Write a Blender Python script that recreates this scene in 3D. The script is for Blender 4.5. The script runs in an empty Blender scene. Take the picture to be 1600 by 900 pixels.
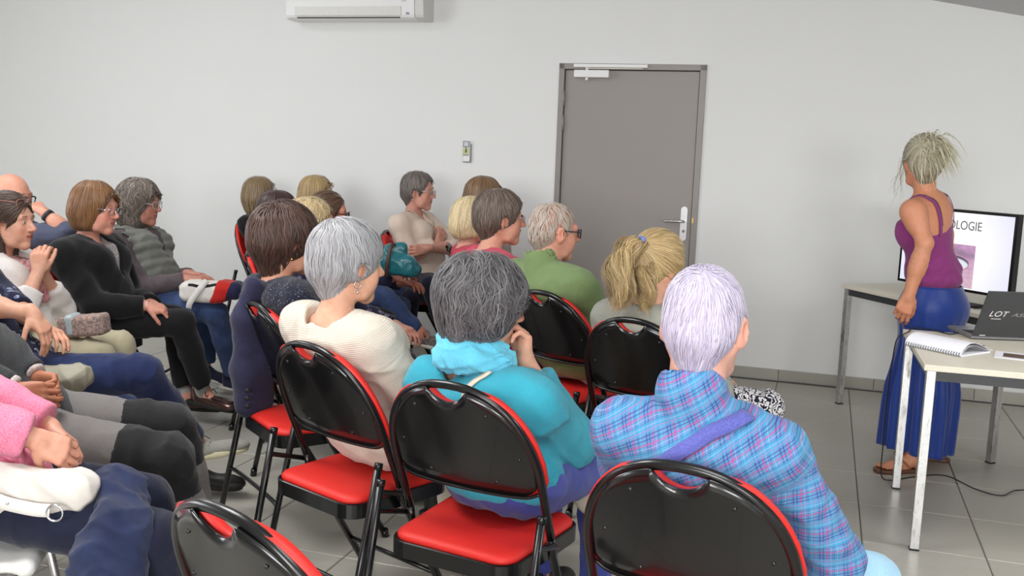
import bpy, bmesh, math, random
import numpy as np
from mathutils import Vector, Matrix
random.seed(7); RNG = np.random.default_rng(11)
SC = bpy.context.scene; COL = SC.collection
R_ = math.radians

# ------------------------------------------------------------------ camera
FPX, CAMH, PITCH, ROLL = 1560.0, 1.497, R_(8.2), R_(2.08)
cd = bpy.data.cameras.new('camera'); cam = bpy.data.objects.new('camera', cd); COL.objects.link(cam)
cd.sensor_width = 36.0; cd.lens = 36.0 * FPX / 1600.0; cd.clip_start = 0.05
MROT = Matrix.Rotation(math.pi / 2 - PITCH, 4, 'X') @ Matrix.Rotation(ROLL, 4, 'Z')
cam.matrix_world = Matrix.Translation((0, 0, CAMH)) @ MROT
SC.camera = cam
AW = R_(17.143)                                  # the room is turned against the view
UX = np.array([math.cos(AW), -math.sin(AW), 0.0]); UY = np.array([math.sin(AW), math.cos(AW), 0.0])
def room(u, v, z=0.0): return Vector(UX * u + UY * v) + Vector((0, 0, z))

# ------------------------------------------------------------------ world, lights, exposure
w = bpy.data.worlds.new('world'); SC.world = w; w.use_nodes = True
w.node_tree.nodes['Background'].inputs[0].default_value = (0.80, 0.88, 1.0, 1)
w.node_tree.nodes['Background'].inputs[1].default_value = 1.0
def area(name, u, v, z, sx, sy, power, aim, col=(1, 1, 1)):
    l = bpy.data.lights.new(name, 'AREA'); l.shape = 'RECTANGLE'; l.size = sx; l.size_y = sy
    l.energy = power; l.color = col
    o = bpy.data.objects.new(name, l); COL.objects.link(o); o.location = room(u, v, z)
    o.rotation_euler = Vector(aim).to_track_quat('-Z', 'Y').to_euler(); return o
FWD = Vector(UY); RGT = Vector(UX)
area('window_light', -0.6, -4.05, 2.05, 2.2, 1.5, 225, FWD + Vector((0, 0, -0.10)), (1.0, 0.995, 0.985))
area('window_light', 2.6, -4.05, 1.95, 2.0, 1.4, 210, FWD + Vector((0, 0, -0.10)), (1.0, 0.995, 0.985))
area('window_light', -7.15, 1.6, 1.85, 2.6, 1.4, 85, RGT + Vector((0, 0, -0.12)), (0.95, 0.98, 1.0))
area('overhead_fill', -2.2, 2.2, 2.90, 1.2, 1.2, 70, Vector((0, 0, -1)))  # added fill from above, as are the next three; no known fixture
area('overhead_fill', -4.6, 3.6, 3.30, 1.2, 1.2, 45, Vector((0, 0, -1)))
area('overhead_fill', 0.2, 0.9, 2.46, 1.3, 1.3, 44, Vector((0, 0, -1)))  # added fill to brighten the foreground rows
area('overhead_fill', 1.9, 3.4, 2.24, 0.9, 0.9, 34, Vector((0, 0, -1)))  # added fill for the right side of the room
vs = SC.view_settings
SC.display_settings.display_device = 'sRGB'; vs.view_transform = 'Standard'; vs.look = 'None'
vs.exposure = 0.0; vs.gamma = 1.0; vs.use_curve_mapping = False

# ------------------------------------------------------------------ projection helper
_M3 = np.array(MROT.to_3x3())
def at(px, py, Y):
    r = _M3 @ np.array([(px - 800) / FPX, -(py - 450) / FPX, -1.0])
    return np.array([0, 0, CAMH]) + r * (Y / r[1])
def atz(px, py, z):
    r = _M3 @ np.array([(px - 800) / FPX, -(py - 450) / FPX, -1.0])
    return np.array([0, 0, CAMH]) + r * ((z - CAMH) / r[2])
def project(p):
    q = _M3.T @ (np.array(p, float) - np.array([0, 0, CAMH]))
    return 800 + FPX * q[0] / -q[2], 450 - FPX * q[1] / -q[2], -q[2]

# ------------------------------------------------------------------ objects
def put(o, parent=None):
    COL.objects.link(o)
    if parent is not None: o.parent = parent
    return o
def thing(name, label, cat, loc=(0, 0, 0), rz=0.0, group=None):
    o = bpy.data.objects.new(name, None); COL.objects.link(o); o.empty_display_size = 0.1
    o.location = loc; o.rotation_euler = (0, 0, rz); o['label'] = label; o['category'] = cat
    if group: o['group'] = group
    return o
def tag(o, label, cat, group=None):
    o['label'] = label; o['category'] = cat
    if group: o['group'] = group
    return o
def mesh(name, V, F, mats, smooth=True, midx=None, cols=None, rest=None):
    me = bpy.data.meshes.new(name)
    V = np.asarray(V, np.float32); me.vertices.add(len(V)); me.vertices.foreach_set('co', V.ravel())
    if isinstance(F, np.ndarray):
        n, k = F.shape; me.loops.add(n * k); me.polygons.add(n)
        me.loops.foreach_set('vertex_index', F.ravel().astype(np.int32))
        me.polygons.foreach_set('loop_start', np.arange(0, n * k, k, dtype=np.int32))
        me.polygons.foreach_set('loop_total', np.full(n, k, dtype=np.int32))
    else:
        tot = [len(f) for f in F]; me.loops.add(sum(tot)); me.polygons.add(len(F))
        me.loops.foreach_set('vertex_index', np.array([i for f in F for i in f], np.int32))
        me.polygons.foreach_set('loop_start', np.concatenate([[0], np.cumsum(tot)[:-1]]).astype(np.int32))
        me.polygons.foreach_set('loop_total', np.array(tot, np.int32))
    me.polygons.foreach_set('use_smooth', np.full(len(me.polygons), bool(smooth)))
    for m in (mats if isinstance(mats, (list, tuple)) else [mats]): me.materials.append(m)
    if midx is not None: me.polygons.foreach_set('material_index', np.asarray(midx, np.int32))
    if cols is not None:
        a = me.color_attributes.new('tint', 'FLOAT_COLOR', 'POINT')
        c = np.ones((len(V), 4), np.float32); c[:, :3] = cols; a.data.foreach_set('color', c.ravel())
    if rest is not None:
        a = me.attributes.new('rest', 'FLOAT_VECTOR', 'POINT'); a.data.foreach_set('vector', np.asarray(rest, np.float32).ravel())
    me.update(calc_edges=True); me.validate(); return me
def obj(name, me, parent=None, loc=None, rot=None):
    o = bpy.data.objects.new(name, me); put(o, parent)
    if loc is not None: o.location = loc
    if rot is not None: o.rotation_euler = rot
    return o
class MB:                                                            # collects shapes into one mesh
    def __init__(s): s.V = []; s.F = []; s.n = 0
    def add(s, V, F):
        V = [tuple(v) for v in V]; s.V += V; s.F += [tuple(i + s.n for i in f) for f in F]; s.n += len(V); return s
    def box(s, x0, x1, y0, y1, z0, z1, b=0.0, M=None):
        if b <= 0:
            V = [(x, y, z) for z in (z0, z1) for y in (y0, y1) for x in (x0, x1)]
            F = [(0, 2, 3, 1), (4, 5, 7, 6), (0, 1, 5, 4), (2, 6, 7, 3), (0, 4, 6, 2), (1, 3, 7, 5)]
        else:
            bm = bmesh.new(); bmesh.ops.create_cube(bm, size=1.0)
            for v in bm.verts: v.co = Vector(((x0 + x1) / 2 + v.co.x * (x1 - x0), (y0 + y1) / 2 + v.co.y * (y1 - y0), (z0 + z1) / 2 + v.co.z * (z1 - z0)))
            bmesh.ops.bevel(bm, geom=bm.edges[:], offset=b, segments=2, affect='EDGES', profile=0.5)
            bm.verts.index_update(); V = [tuple(v.co) for v in bm.verts]; F = [tuple(v.index for v in f.verts) for f in bm.faces]; bm.free()
        if M is not None: V = [tuple(M @ Vector(v)) for v in V]
        return s.add(V, F)
    def tube(s, pts, r, n=8, cap=True, flat=1.0, up=None):
        V, F = sweep(pts, r, n, cap, flat, up); return s.add(V, F)
    def lathe(s, prof, n=24, M=None):                                  # prof: (r, z) pairs about z
        V = []; F = []
        for r, z in prof:
            for k in range(n): a = 2 * math.pi * k / n; V.append((r * math.cos(a), r * math.sin(a), z))
        for i in range(len(prof) - 1):
            for k in range(n): F.append((i * n + k, i * n + (k + 1) % n, (i + 1) * n + (k + 1) % n, (i + 1) * n + k))
        F.append(tuple(reversed(range(n)))); F.append(tuple((len(prof) - 1) * n + k for k in range(n)))
        if M is not None: V = [tuple(M @ Vector(v)) for v in V]
        return s.add(V, F)
    def make(s, name, m, parent=None, smooth=False, **k): return obj(name, mesh(name, s.V, s.F, m, smooth), parent, **k)
def sweep(pts, r, n=8, cap=True, flat=1.0, up=None):
    P = np.asarray(pts, float); m = len(P)
    rr = np.full(m, r) if np.isscalar(r) else np.asarray(r, float)
    T = np.gradient(P, axis=0); T /= np.linalg.norm(T, axis=1)[:, None] + 1e-12
    u = np.array(up if up is not None else ((0, 0, 1) if abs(T[0][2]) < .9 else (1, 0, 0)), float)
    V = []; F = []
    for i in range(m):
        u = u - T[i] * np.dot(u, T[i]); u /= np.linalg.norm(u) + 1e-12; v = np.cross(T[i], u)
        for k in range(n):
            a = 2 * math.pi * k / n; V.append(tuple(P[i] + rr[i] * (math.cos(a) * u * flat + math.sin(a) * v)))
    for i in range(m - 1):
        for k in range(n): F.append((i * n + k, i * n + (k + 1) % n, (i + 1) * n + (k + 1) % n, (i + 1) * n + k))
    if cap: F.append(tuple(reversed(range(n)))); F.append(tuple((m - 1) * n + k for k in range(n)))
    return V, F
def spline(pts, n=8):                                                 # Catmull-Rom through points
    P = np.asarray(pts, float); Q = np.vstack([2 * P[0] - P[1], P, 2 * P[-1] - P[-2]]); out = []
    for i in range(1, len(Q) - 2):
        for t in np.linspace(0, 1, n, endpoint=False):
            a, b, c, d = Q[i - 1:i + 3]
            out.append(.5 * (2 * b + (c - a) * t + (2 * a - 5 * b + 4 * c - d) * t * t + (3 * b - a - 3 * c + d) * t ** 3))
    out.append(P[-1]); return np.array(out)

# ------------------------------------------------------------------ materials
def lin(c):                                                          # sRGB 0-255 to linear
    return tuple(((x / 255) / 12.92 if x / 255 <= .04045 else ((x / 255 + .055) / 1.055) ** 2.4) for x in c)
class NT:
    def __init__(s, name):
        s.m = bpy.data.materials.new(name); s.m.use_nodes = True; s.t = s.m.node_tree; s.b = s.t.nodes['Principled BSDF']
    def n(s, typ, **k):
        x = s.t.nodes.new(typ)
        for a, v in k.items(): setattr(x, a, v)
        return x
    def l(s, a, b): s.t.links.new(a, b)
    def val(s, op, a, b=None, c=None):
        x = s.n('ShaderNodeMath', operation=op)
        for i, v in enumerate((a, b, c)):
            if v is None: continue
            if isinstance(v, (int, float)): x.inputs[i].default_value = v
            else: s.l(v, x.inputs[i])
        return x.outputs[0]
    def mix(s, f, a, b, mode='MIX'):
        x = s.n('ShaderNodeMix', data_type='RGBA', blend_type=mode)
        for i, v in ((0, f), (6, a), (7, b)):
            if isinstance(v, (int, float)): x.inputs[i].default_value = v
            elif isinstance(v, tuple): x.inputs[i].default_value = (*v[:3], 1)
            else: s.l(v, x.inputs[i])
        return x.outputs[2]
    def noise(s, co, scale, detail=3, rough=.5):
        x = s.n('ShaderNodeTexNoise'); x.inputs['Scale'].default_value = scale; x.inputs['Detail'].default_value = detail; x.inputs['Roughness'].default_value = rough
        if co is not None: s.l(co, x.inputs['Vector'])
        return x.outputs[0]
    def voro(s, co, scale, feature='F1'):
        x = s.n('ShaderNodeTexVoronoi', feature=feature); x.inputs['Scale'].default_value = scale; s.l(co, x.inputs['Vector']); return x
    def ramp(s, f, stops, interp='LINEAR'):
        x = s.n('ShaderNodeValToRGB'); x.color_ramp.interpolation = interp; e = x.color_ramp.elements
        while len(e) < len(stops): e.new(0.5)
        for i, (p, c) in enumerate(stops): e[i].position = p; e[i].color = (*c[:3], 1) if not isinstance(c, (int, float)) else (c, c, c, 1)
        s.l(f, x.inputs[0]); return x.outputs[0]
    def obj(s): return s.n('ShaderNodeTexCoord').outputs['Object']
    def rest(s):
        x = s.n('ShaderNodeAttribute'); x.attribute_name = 'rest'; return x.outputs['Vector']
    def sep(s, co):
        x = s.n('ShaderNodeSeparateXYZ'); s.l(co, x.inputs[0]); return x.outputs
    def bump(s, h, strength=.3, dist=.002):
        x = s.n('ShaderNodeBump'); x.inputs['Strength'].default_value = strength; x.inputs['Distance'].default_value = dist
        s.l(h, x.inputs['Height']); s.l(x.outputs[0], s.b.inputs['Normal'])
    def set(s, **k):
        for a, v in k.items():
            i = s.b.inputs[a.replace('_', ' ')]
            if isinstance(v, tuple): i.default_value = (*v[:3], 1)
            elif isinstance(v, (int, float)): i.default_value = v
            else: s.l(v, i)
        return s
def plain(name, rgb, rough=.5, metal=0.0, var=.06, scale=30, bump=0.0, coat=0.0, spec=.5):
    t = NT(name); c = lin(rgb); co = t.obj(); f = t.noise(co, scale, 4)
    t.set(Base_Color=t.mix(f, tuple(x * (1 - var) for x in c), tuple(min(1, x * (1 + var)) for x in c)), Roughness=rough, Metallic=metal)
    t.b.inputs['Coat Weight'].default_value = coat; t.b.inputs['Specular IOR Level'].default_value = spec
    if bump: t.bump(f, bump, .002)
    return t.m
M_WALL = plain('white_wall_paint', (232, 233, 232), .85, var=.015, scale=3)
M_CEIL = plain('grey_ceiling_paint', (206, 206, 208), .9, var=.01, scale=3)
def tile_mat():
    t = NT('beige_floor_tile'); co = t.obj(); oi = t.n('ShaderNodeObjectInfo')
    s = t.sep(co); 
    cv = t.n('ShaderNodeCombineXYZ'); t.l(t.val('ADD', t.val('MULTIPLY', s[0], .6), t.val('MULTIPLY', oi.outputs['Random'], 31.)), cv.inputs[0]); t.l(t.val('MULTIPLY', s[1], 4.), cv.inputs[1]); t.l(s[2], cv.inputs[2])
    f = t.noise(cv.outputs[0], 9, 5, .6); g = t.noise(co, 90, 3)
    c = t.mix(f, lin((160, 157, 147)), lin((181, 178, 169))); c = t.mix(t.val('MULTIPLY', oi.outputs['Random'], .35), c, lin((158, 154, 143)))
    t.set(Base_Color=c, Roughness=t.ramp(f, [(.3, .30), (.7, .40)])); t.b.inputs['Specular IOR Level'].default_value = .45
    t.bump(g, .06, .001); return t.m
M_TILE = tile_mat()
M_GROUT = plain('dark_grout', (96, 92, 86), .9)
M_DOOR = plain('taupe_door_paint', (151, 145, 141), .45, var=.02, scale=4)
M_DFRAME = plain('taupe_frame_paint', (146, 140, 137), .4, var=.02, scale=4)
M_WPLAST = plain('white_plastic', (236, 236, 236), .35, var=.01)
M_GPLAST = plain('grey_plastic', (150, 152, 154), .4, var=.02)
M_DKGREY = plain('dark_gap', (45, 44, 44), .7)
M_STEEL = plain('brushed_steel', (205, 205, 205), .3, 1.0, var=.05, scale=60)
M_BRASS = plain('brass_strike', (196, 164, 92), .35, 1.0)
M_BLACK = plain('black_gloss_paint', (12, 12, 13), .27, var=.1, coat=.1)
M_BACKP = plain('black_plastic_shell', (15, 15, 16), .2, var=.15, scale=8, coat=.15)
M_RUB = plain('black_rubber', (22, 22, 22), .7)
M_SCREW = plain('screw_head', (70, 70, 72), .35, .9)
def red_mat():
    t = NT('red_vinyl'); co = t.obj(); f = t.noise(co, 260, 2); g = t.noise(co, 9, 2)
    t.set(Base_Color=t.mix(g, lin((206, 33, 26)), lin((222, 42, 33))), Roughness=.55); t.bump(f, .15, .0006); return t.m
M_RED = red_mat()

# ------------------------------------------------------------------ the room
def struct(o): o['kind'] = 'structure'; return o
U0, U1, V0, V1, WT = -7.3, 5.2, -4.2, 6.765, 0.15
RZ = -AW
def ceil_z(u): return 2.461 - .185 * (u - .528) if u < 1.6 else 2.262
struct(MB().box(U0 - WT, U1 + WT, V0 - WT, V1 + WT + .2, -.12, -.004).make('floor', M_GROUT, rot=(0, 0, RZ)))
FLOOR = bpy.data.objects['floor']
tm = bpy.data.meshes.new('tile')
def tile_mesh(hw, name='tile'):
    b = .003; V = [(sx * hw, sy * hw, -.008) for sx, sy in ((-1, -1), (1, -1), (1, 1), (-1, 1))]
    V += [(sx * hw, sy * hw, -b) for sx, sy in ((-1, -1), (1, -1), (1, 1), (-1, 1))]
    V += [(sx * (hw - b), sy * (hw - b), 0) for sx, sy in ((-1, -1), (1, -1), (1, 1), (-1, 1))]
    F = [(8, 9, 10, 11)]
    for o in (0, 4):
        for k in range(4): F.append((o + k, o + (k + 1) % 4, o + 4 + (k + 1) % 4, o + 4 + k))
    return V, F
TS = .45; TV, TF = tile_mesh(TS / 2 - .0022)
tmesh = mesh('tile', TV, TF, M_TILE, False)
cands = []
u_off, v_off = .243, 4.454
for i in range(-18, 12):
    for j in range(-20, 6):
        u = u_off + (i + .5) * TS; v = v_off + (j + .5) * TS
        if u - TS / 2 < U0 or u + TS / 2 > U1 or v + TS / 2 > V1 + .25 or v - TS / 2 < V0: continue
        p = room(u, v); vis = False
        if p.y > .6:
            for du, dv in ((0, 0), (.2, .2), (-.2, .2), (.2, -.2), (-.2, -.2)):
                x, y, d = project(room(u + du, v + dv)); vis = vis or (0 < x < 1600 and 0 < y < 900)
        cands.append((not vis, p.length, u, v))
cands.sort(); rest_tiles = MB()
for k, (nv, d, u, v) in enumerate(cands):
    if not nv and k < 296: obj('tile', tmesh, FLOOR, loc=(u, v, 0))
    else: rest_tiles.add([(x + u, y + v, z) for x, y, z in TV], TF)
rest_tiles.make('floor_tiles', M_TILE, FLOOR)['kind'] = 'stuff'

UJ = -2.385                                                           # faint vertical joint in the back wall
def wall_poly(name, prof, y0, y1):                                    # prof: (u, z) outline, extruded in v
    n = len(prof); V = [(u, y0, z) for u, z in prof] + [(u, y1, z) for u, z in prof]
    F = [tuple(range(n)), tuple(reversed(range(n, 2 * n)))] + [(k, k + n, (k + 1) % n + n, (k + 1) % n) for k in range(n)]
    return V, F
DU0, DU1, DZ = -1.765, -.842, 2.019
wb = MB()
wb.add(*wall_poly('a', [(U0, -.004), (UJ, -.004), (UJ, ceil_z(UJ)), (U0, ceil_z(U0))], V1 + .005, V1 + WT))
wb.add(*wall_poly('a', [(UJ, -.004), (DU0, -.004), (DU0, ceil_z(DU0)), (UJ, ceil_z(UJ))], V1, V1 + WT))
wb.add(*wall_poly('a', [(DU0, DZ), (DU1, DZ), (DU1, ceil_z(DU1)), (DU0, ceil_z(DU0))], V1, V1 + WT))
wb.add(*wall_poly('a', [(DU1, -.004), (U1, -.004), (U1, ceil_z(U1)), (1.6, ceil_z(1.6)), (DU1, ceil_z(DU1))], V1, V1 + WT))
WALL = struct(wb.make('wall_back', M_WALL, rot=(0, 0, RZ)))
def wall_with_hole(name, axis, c0, c1, a0, a1, zt, holes):
    m = MB()
    def bx(p, q, z0, z1):
        if axis == 'u': m.box(p, q, c0, c1, z0, z1)
        else: m.box(c0, c1, p, q, z0, z1)
    x = a0
    for h0, h1, z0, z1 in sorted(holes):
        bx(x, h0, -.004, zt); bx(h0, h1, -.004, z0); bx(h0, h1, z1, zt); x = h1
    bx(x, a1, -.004, zt); return struct(m.make(name, M_WALL, rot=(0, 0, RZ)))
wall_with_hole('wall_rear', 'u', V0 - WT, V0, U0 - WT, U1 + WT, 3.78, [(-1.75, .55, 1.25, 2.85), (1.55, 3.65, 1.2, 2.2)])
wall_with_hole('wall_left', 'v', U0 - WT, U0, V0, V1 + WT, 3.85, [(.25, 2.95, 1.1, 2.6)])
wall_with_hole('wall_right', 'v', U1, U1 + WT, V0, V1 + WT, 2.4, [])
def window(n, axis, c, a0, a1, z0, z1):
    m = MB(); t = .05
    def bx(p, q, r, s):
        if axis == 'u': m.box(p, q, c - .11, c - .05, r, s, .004)
        else: m.box(c - .11, c - .05, p, q, r, s, .004)
    for p, q, r, s in ((a0, a0 + t, z0, z1), (a1 - t, a1, z0, z1), (a0, a1, z0, z0 + t), (a0, a1, z1 - t, z1), ((a0 + a1) / 2 - t / 2, (a0 + a1) / 2 + t / 2, z0, z1)): bx(p, q, r, s)
    struct(m.make('window_%d' % n, M_WPLAST, rot=(0, 0, RZ)))
window(1, 'u', V0, -1.75, .55, 1.25, 2.85); window(2, 'u', V0, 1.55, 3.65, 1.2, 2.2); window(3, 'v', U0, .25, 2.95, 1.1, 2.6)
cv = [(U0, ceil_z(U0)), (1.6, 2.262), (U1, 2.262), (U1, 2.4), (1.6, 2.4), (U0, ceil_z(U0) + .14)]
V, F = wall_poly('c', cv, V0, V1 + WT); struct(MB().add(V, F).make('ceiling', M_CEIL, rot=(0, 0, RZ)))

# skirting of loose floor tiles along the back wall
BB = struct(MB().box(U0, U1, V1 - .004, V1 + .006, 0, .070).make('baseboard_back', M_GROUT, rot=(0, 0, RZ)))
BB.data.clear_geometry(); bm = bmesh.new()
for a, b in ((U0, -1.83), (-.77, U1)):
    g = bmesh.ops.create_cube(bm, size=1.0)
    for v in g['verts']: v.co = Vector(((a + b) / 2 + v.co.x * (b - a), V1 - .002 + v.co.y * .004, .036 + v.co.z * .070))
bm.to_mesh(BB.data); bm.free(); BB.data.materials.append(M_GROUT) if not BB.data.materials else None
def sk(u0, u1): MB().box(u0 + .0015, u1 - .0015, V1 - .0125, V1 - .0035, .002, .074, .0015).make('tile', M_TILE, BB)
u = -.205
while u > -.77: sk(max(u - .6, -.77), u); u -= .6
u = -.205
while u < U1: sk(u, min(u + .6, U1)); u += .6
u = -1.83
while u > U0: sk(max(u - .6, U0), u); u -= .6

# door
dr = struct(bpy.data.objects.new('door_1', None)); COL.objects.link(dr); dr.location = room(0, V1, 0); dr.rotation_euler = (0, 0, RZ)
MB().box(DU0 + .005, DU1 - .006, .012, .052, .004, DZ - .006, .002).make('leaf', M_DOOR, dr)
fm = MB(); fo = .036
for s0, s1 in ((DU0 - fo, DU0 + .001), (DU1 - .001, DU1 + fo + .004)): fm.box(s0, s1, -.014, .06, 0, DZ + fo, .002)
fm.box(DU0 - fo, DU1 + fo + .004, -.014, .06, DZ - .001, DZ + fo + .002, .002).make('door_frame', M_DFRAME, dr)
MB().box(DU0, DU1, .053, .09, 0, DZ).make('door_rebate', M_DKGREY, dr)
for zz in (1.82, 1.655, .30): MB().tube([(DU0 + .002, -.006, zz - .05), (DU0 + .002, -.006, zz + .05)], .0095, 12).make('hinge', M_DFRAME, dr, smooth=True)
MB().box(-1.690, -1.448, -.045, .012, 1.962, 2.012, .004).make('door_closer', M_WPLAST, dr)
MB().tube([(-1.605, -.016, 1.945), (-1.605, -.016, 2.03)], .011, 12).make('closer_spindle', M_WPLAST, dr)
MB().box(-1.695, -1.19, -.036, -.012, 2.030, 2.052, .002).make('closer_rail', M_WPLAST, dr)
MB().box(-1.61, -1.22, -.030, -.018, 2.020, 2.027, .001).make('closer_arm', plain('cream_arm', (222, 218, 200), .4), dr)
hp = MB(); prof = [(math.cos(a) * .022, math.sin(a) * .022) for a in np.linspace(0, math.pi, 12)]
out = [(-.895 + x, 1.100 + z) for x, z in prof] + [(-.895 - x, .912 - z) for x, z in prof]
hp.add(*wall_poly('p', out, .004, .014)).make('handle_plate', plain('satin_plate', (214, 214, 216), .35, .6), dr)
HND = MB().tube(spline([(-.893, .01, 1.025), (-.893, -.04, 1.025), (-.915, -.05, 1.025), (-.97, -.05, 1.023), (-1.02, -.048, 1.022)], 6), .0085, 10).make('door_handle', M_STEEL, dr, smooth=True)
MB().tube([(-.893, .0, .957), (-.893, .01, .957)], .010, 14).make('key_cylinder', M_GPLAST, dr, smooth=True)
MB().box(DU1 + .004, DU1 + .014, -.016, -.012, 1.015, 1.05).make('strike', M_BRASS, dr)

# air conditioner
ac = thing('air_conditioner', 'white wall-mounted air conditioner high on the white wall', 'air conditioner', room(-3.277, V1 + .005, 2.33), RZ)
def ac_prof(k): return [(0, 0.0), (-.15 * k, .0), (-.190 * k, .012), (-.198 * k, .03), (-.205 * k, .12), (-.20 * k, .27), (-.17 * k, .30), (0, .30)]
p = ac_prof(1); n = len(p); mm = MB()
def prism(x0, x1, prof): 
    n = len(prof); return [(x0, y, z) for y, z in prof] + [(x1, y, z) for y, z in prof], [tuple(reversed(range(n))), tuple(range(n, 2 * n))] + [(k, (k + 1) % n, (k + 1) % n + n, k + n) for k in range(n)]
mm.add(*prism(-.50, .47, p)).make('casing', M_WPLAST, ac)
MB().add(*prism(.472, .535, ac_prof(.97))).make('end_cap', plain('grey_white_plastic', (214, 214, 210), .4), ac)
MB().add(*prism(-.535, -.502, ac_prof(.95))).make('end_cap', M_WPLAST, ac)
MB().add(*prism(-.455, .37, [(-.196, .022), (-.203, .024), (-.211, .086), (-.204, .086)])).make('louver', plain('louver_white', (222, 222, 218), .35), ac)
MB().box(-.44, .36, -.1985, -.17, .008, .014).make('air_slot', M_DKGREY, ac)
MB().box(.41, .432, -.2035, -.199, .03, .045).make('status_light', plain('status_blue', (140, 140, 170), .3), ac)
MB().box(.375, .41, -.2085, -.2055, .118, .122).make('badge', M_GPLAST, ac)
# remote control in its wall holder
rc = thing('remote_control', 'white remote control hanging in a holder on the wall beside the faint joint', 'remote', room(-2.457, V1 + .005, 1.355), RZ)
MB().box(-.033, .033, -.012, 0, .0, .13, .004).make('holder', M_GPLAST, rc)
MB().box(-.027, .025, -.028, -.012, .006, .155, .006).make('body', M_WPLAST, rc)
MB().box(-.025, .023, -.0292, -.028, .108, .152).make('screen_bezel', plain('bezel', (128, 132, 140), .4), rc)
MB().box(-.018, .015, -.0300, -.0292, .115, .146).make('display', plain('lcd', (214, 218, 224), .2), rc)
MB().box(-.025, .021, -.0290, -.028, .055, .103).make('keypad', plain('key_green', (196, 200, 150), .5), rc)
MB().box(-.006, .003, -.0305, -.029, .07, .095, .001).make('button', M_DKGREY, rc)
MB().box(-.006, .003, -.0302, -.029, .100, .107).make('button', M_DKGREY, rc)
MB().box(-.025, .021, -.0291, -.028, .048, .056).make('stripe', M_GPLAST, rc)

# ------------------------------------------------------------------ folding chairs
AWD = .222
def back_y(z): return -.03 - max(0, z - .45) * .42
def arch(x, a=AWD, z0=.645, h=.247): return z0 + h * max(0.0, 1 - (abs(x) / a) ** 2.3) ** (1 / 2.1)
def slab(xs, zlo, zhi, yf, yb, nz=10):
    V = []; F = []; nx = len(xs)
    for side in (yf, yb):
        for x in xs:
            a, b = zlo(x), zhi(x)
            for j in range(nz): z = a + (b - a) * j / (nz - 1); V.append((x, side(x, z), z))
    g = lambda s, i, j: s * nx * nz + i * nz + j
    for i in range(nx - 1):
        for j in range(nz - 1):
            F.append((g(0, i, j), g(0, i, j + 1), g(0, i + 1, j + 1), g(0, i + 1, j))); F.append((g(1, i, j), g(1, i + 1, j), g(1, i + 1, j + 1), g(1, i, j + 1)))
        F.append((g(0, i, 0), g(0, i + 1, 0), g(1, i + 1, 0), g(1, i, 0))); F.append((g(0, i, nz - 1), g(1, i, nz - 1), g(1, i + 1, nz - 1), g(0, i + 1, nz - 1)))
    for j in range(nz - 1):
        F.append((g(0, 0, j), g(1, 0, j), g(1, 0, j + 1), g(0, 0, j + 1))); F.append((g(0, nx - 1, j), g(0, nx - 1, j + 1), g(1, nx - 1, j + 1), g(1, nx - 1, j)))
    return V, F
def zbot(x, a, r=.05, z0=.593): 
    e = max(0, abs(x) - (a - r)); return z0 + r - math.sqrt(max(0, r * r - e * e)) + .012 * (x / a) ** 2
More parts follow.
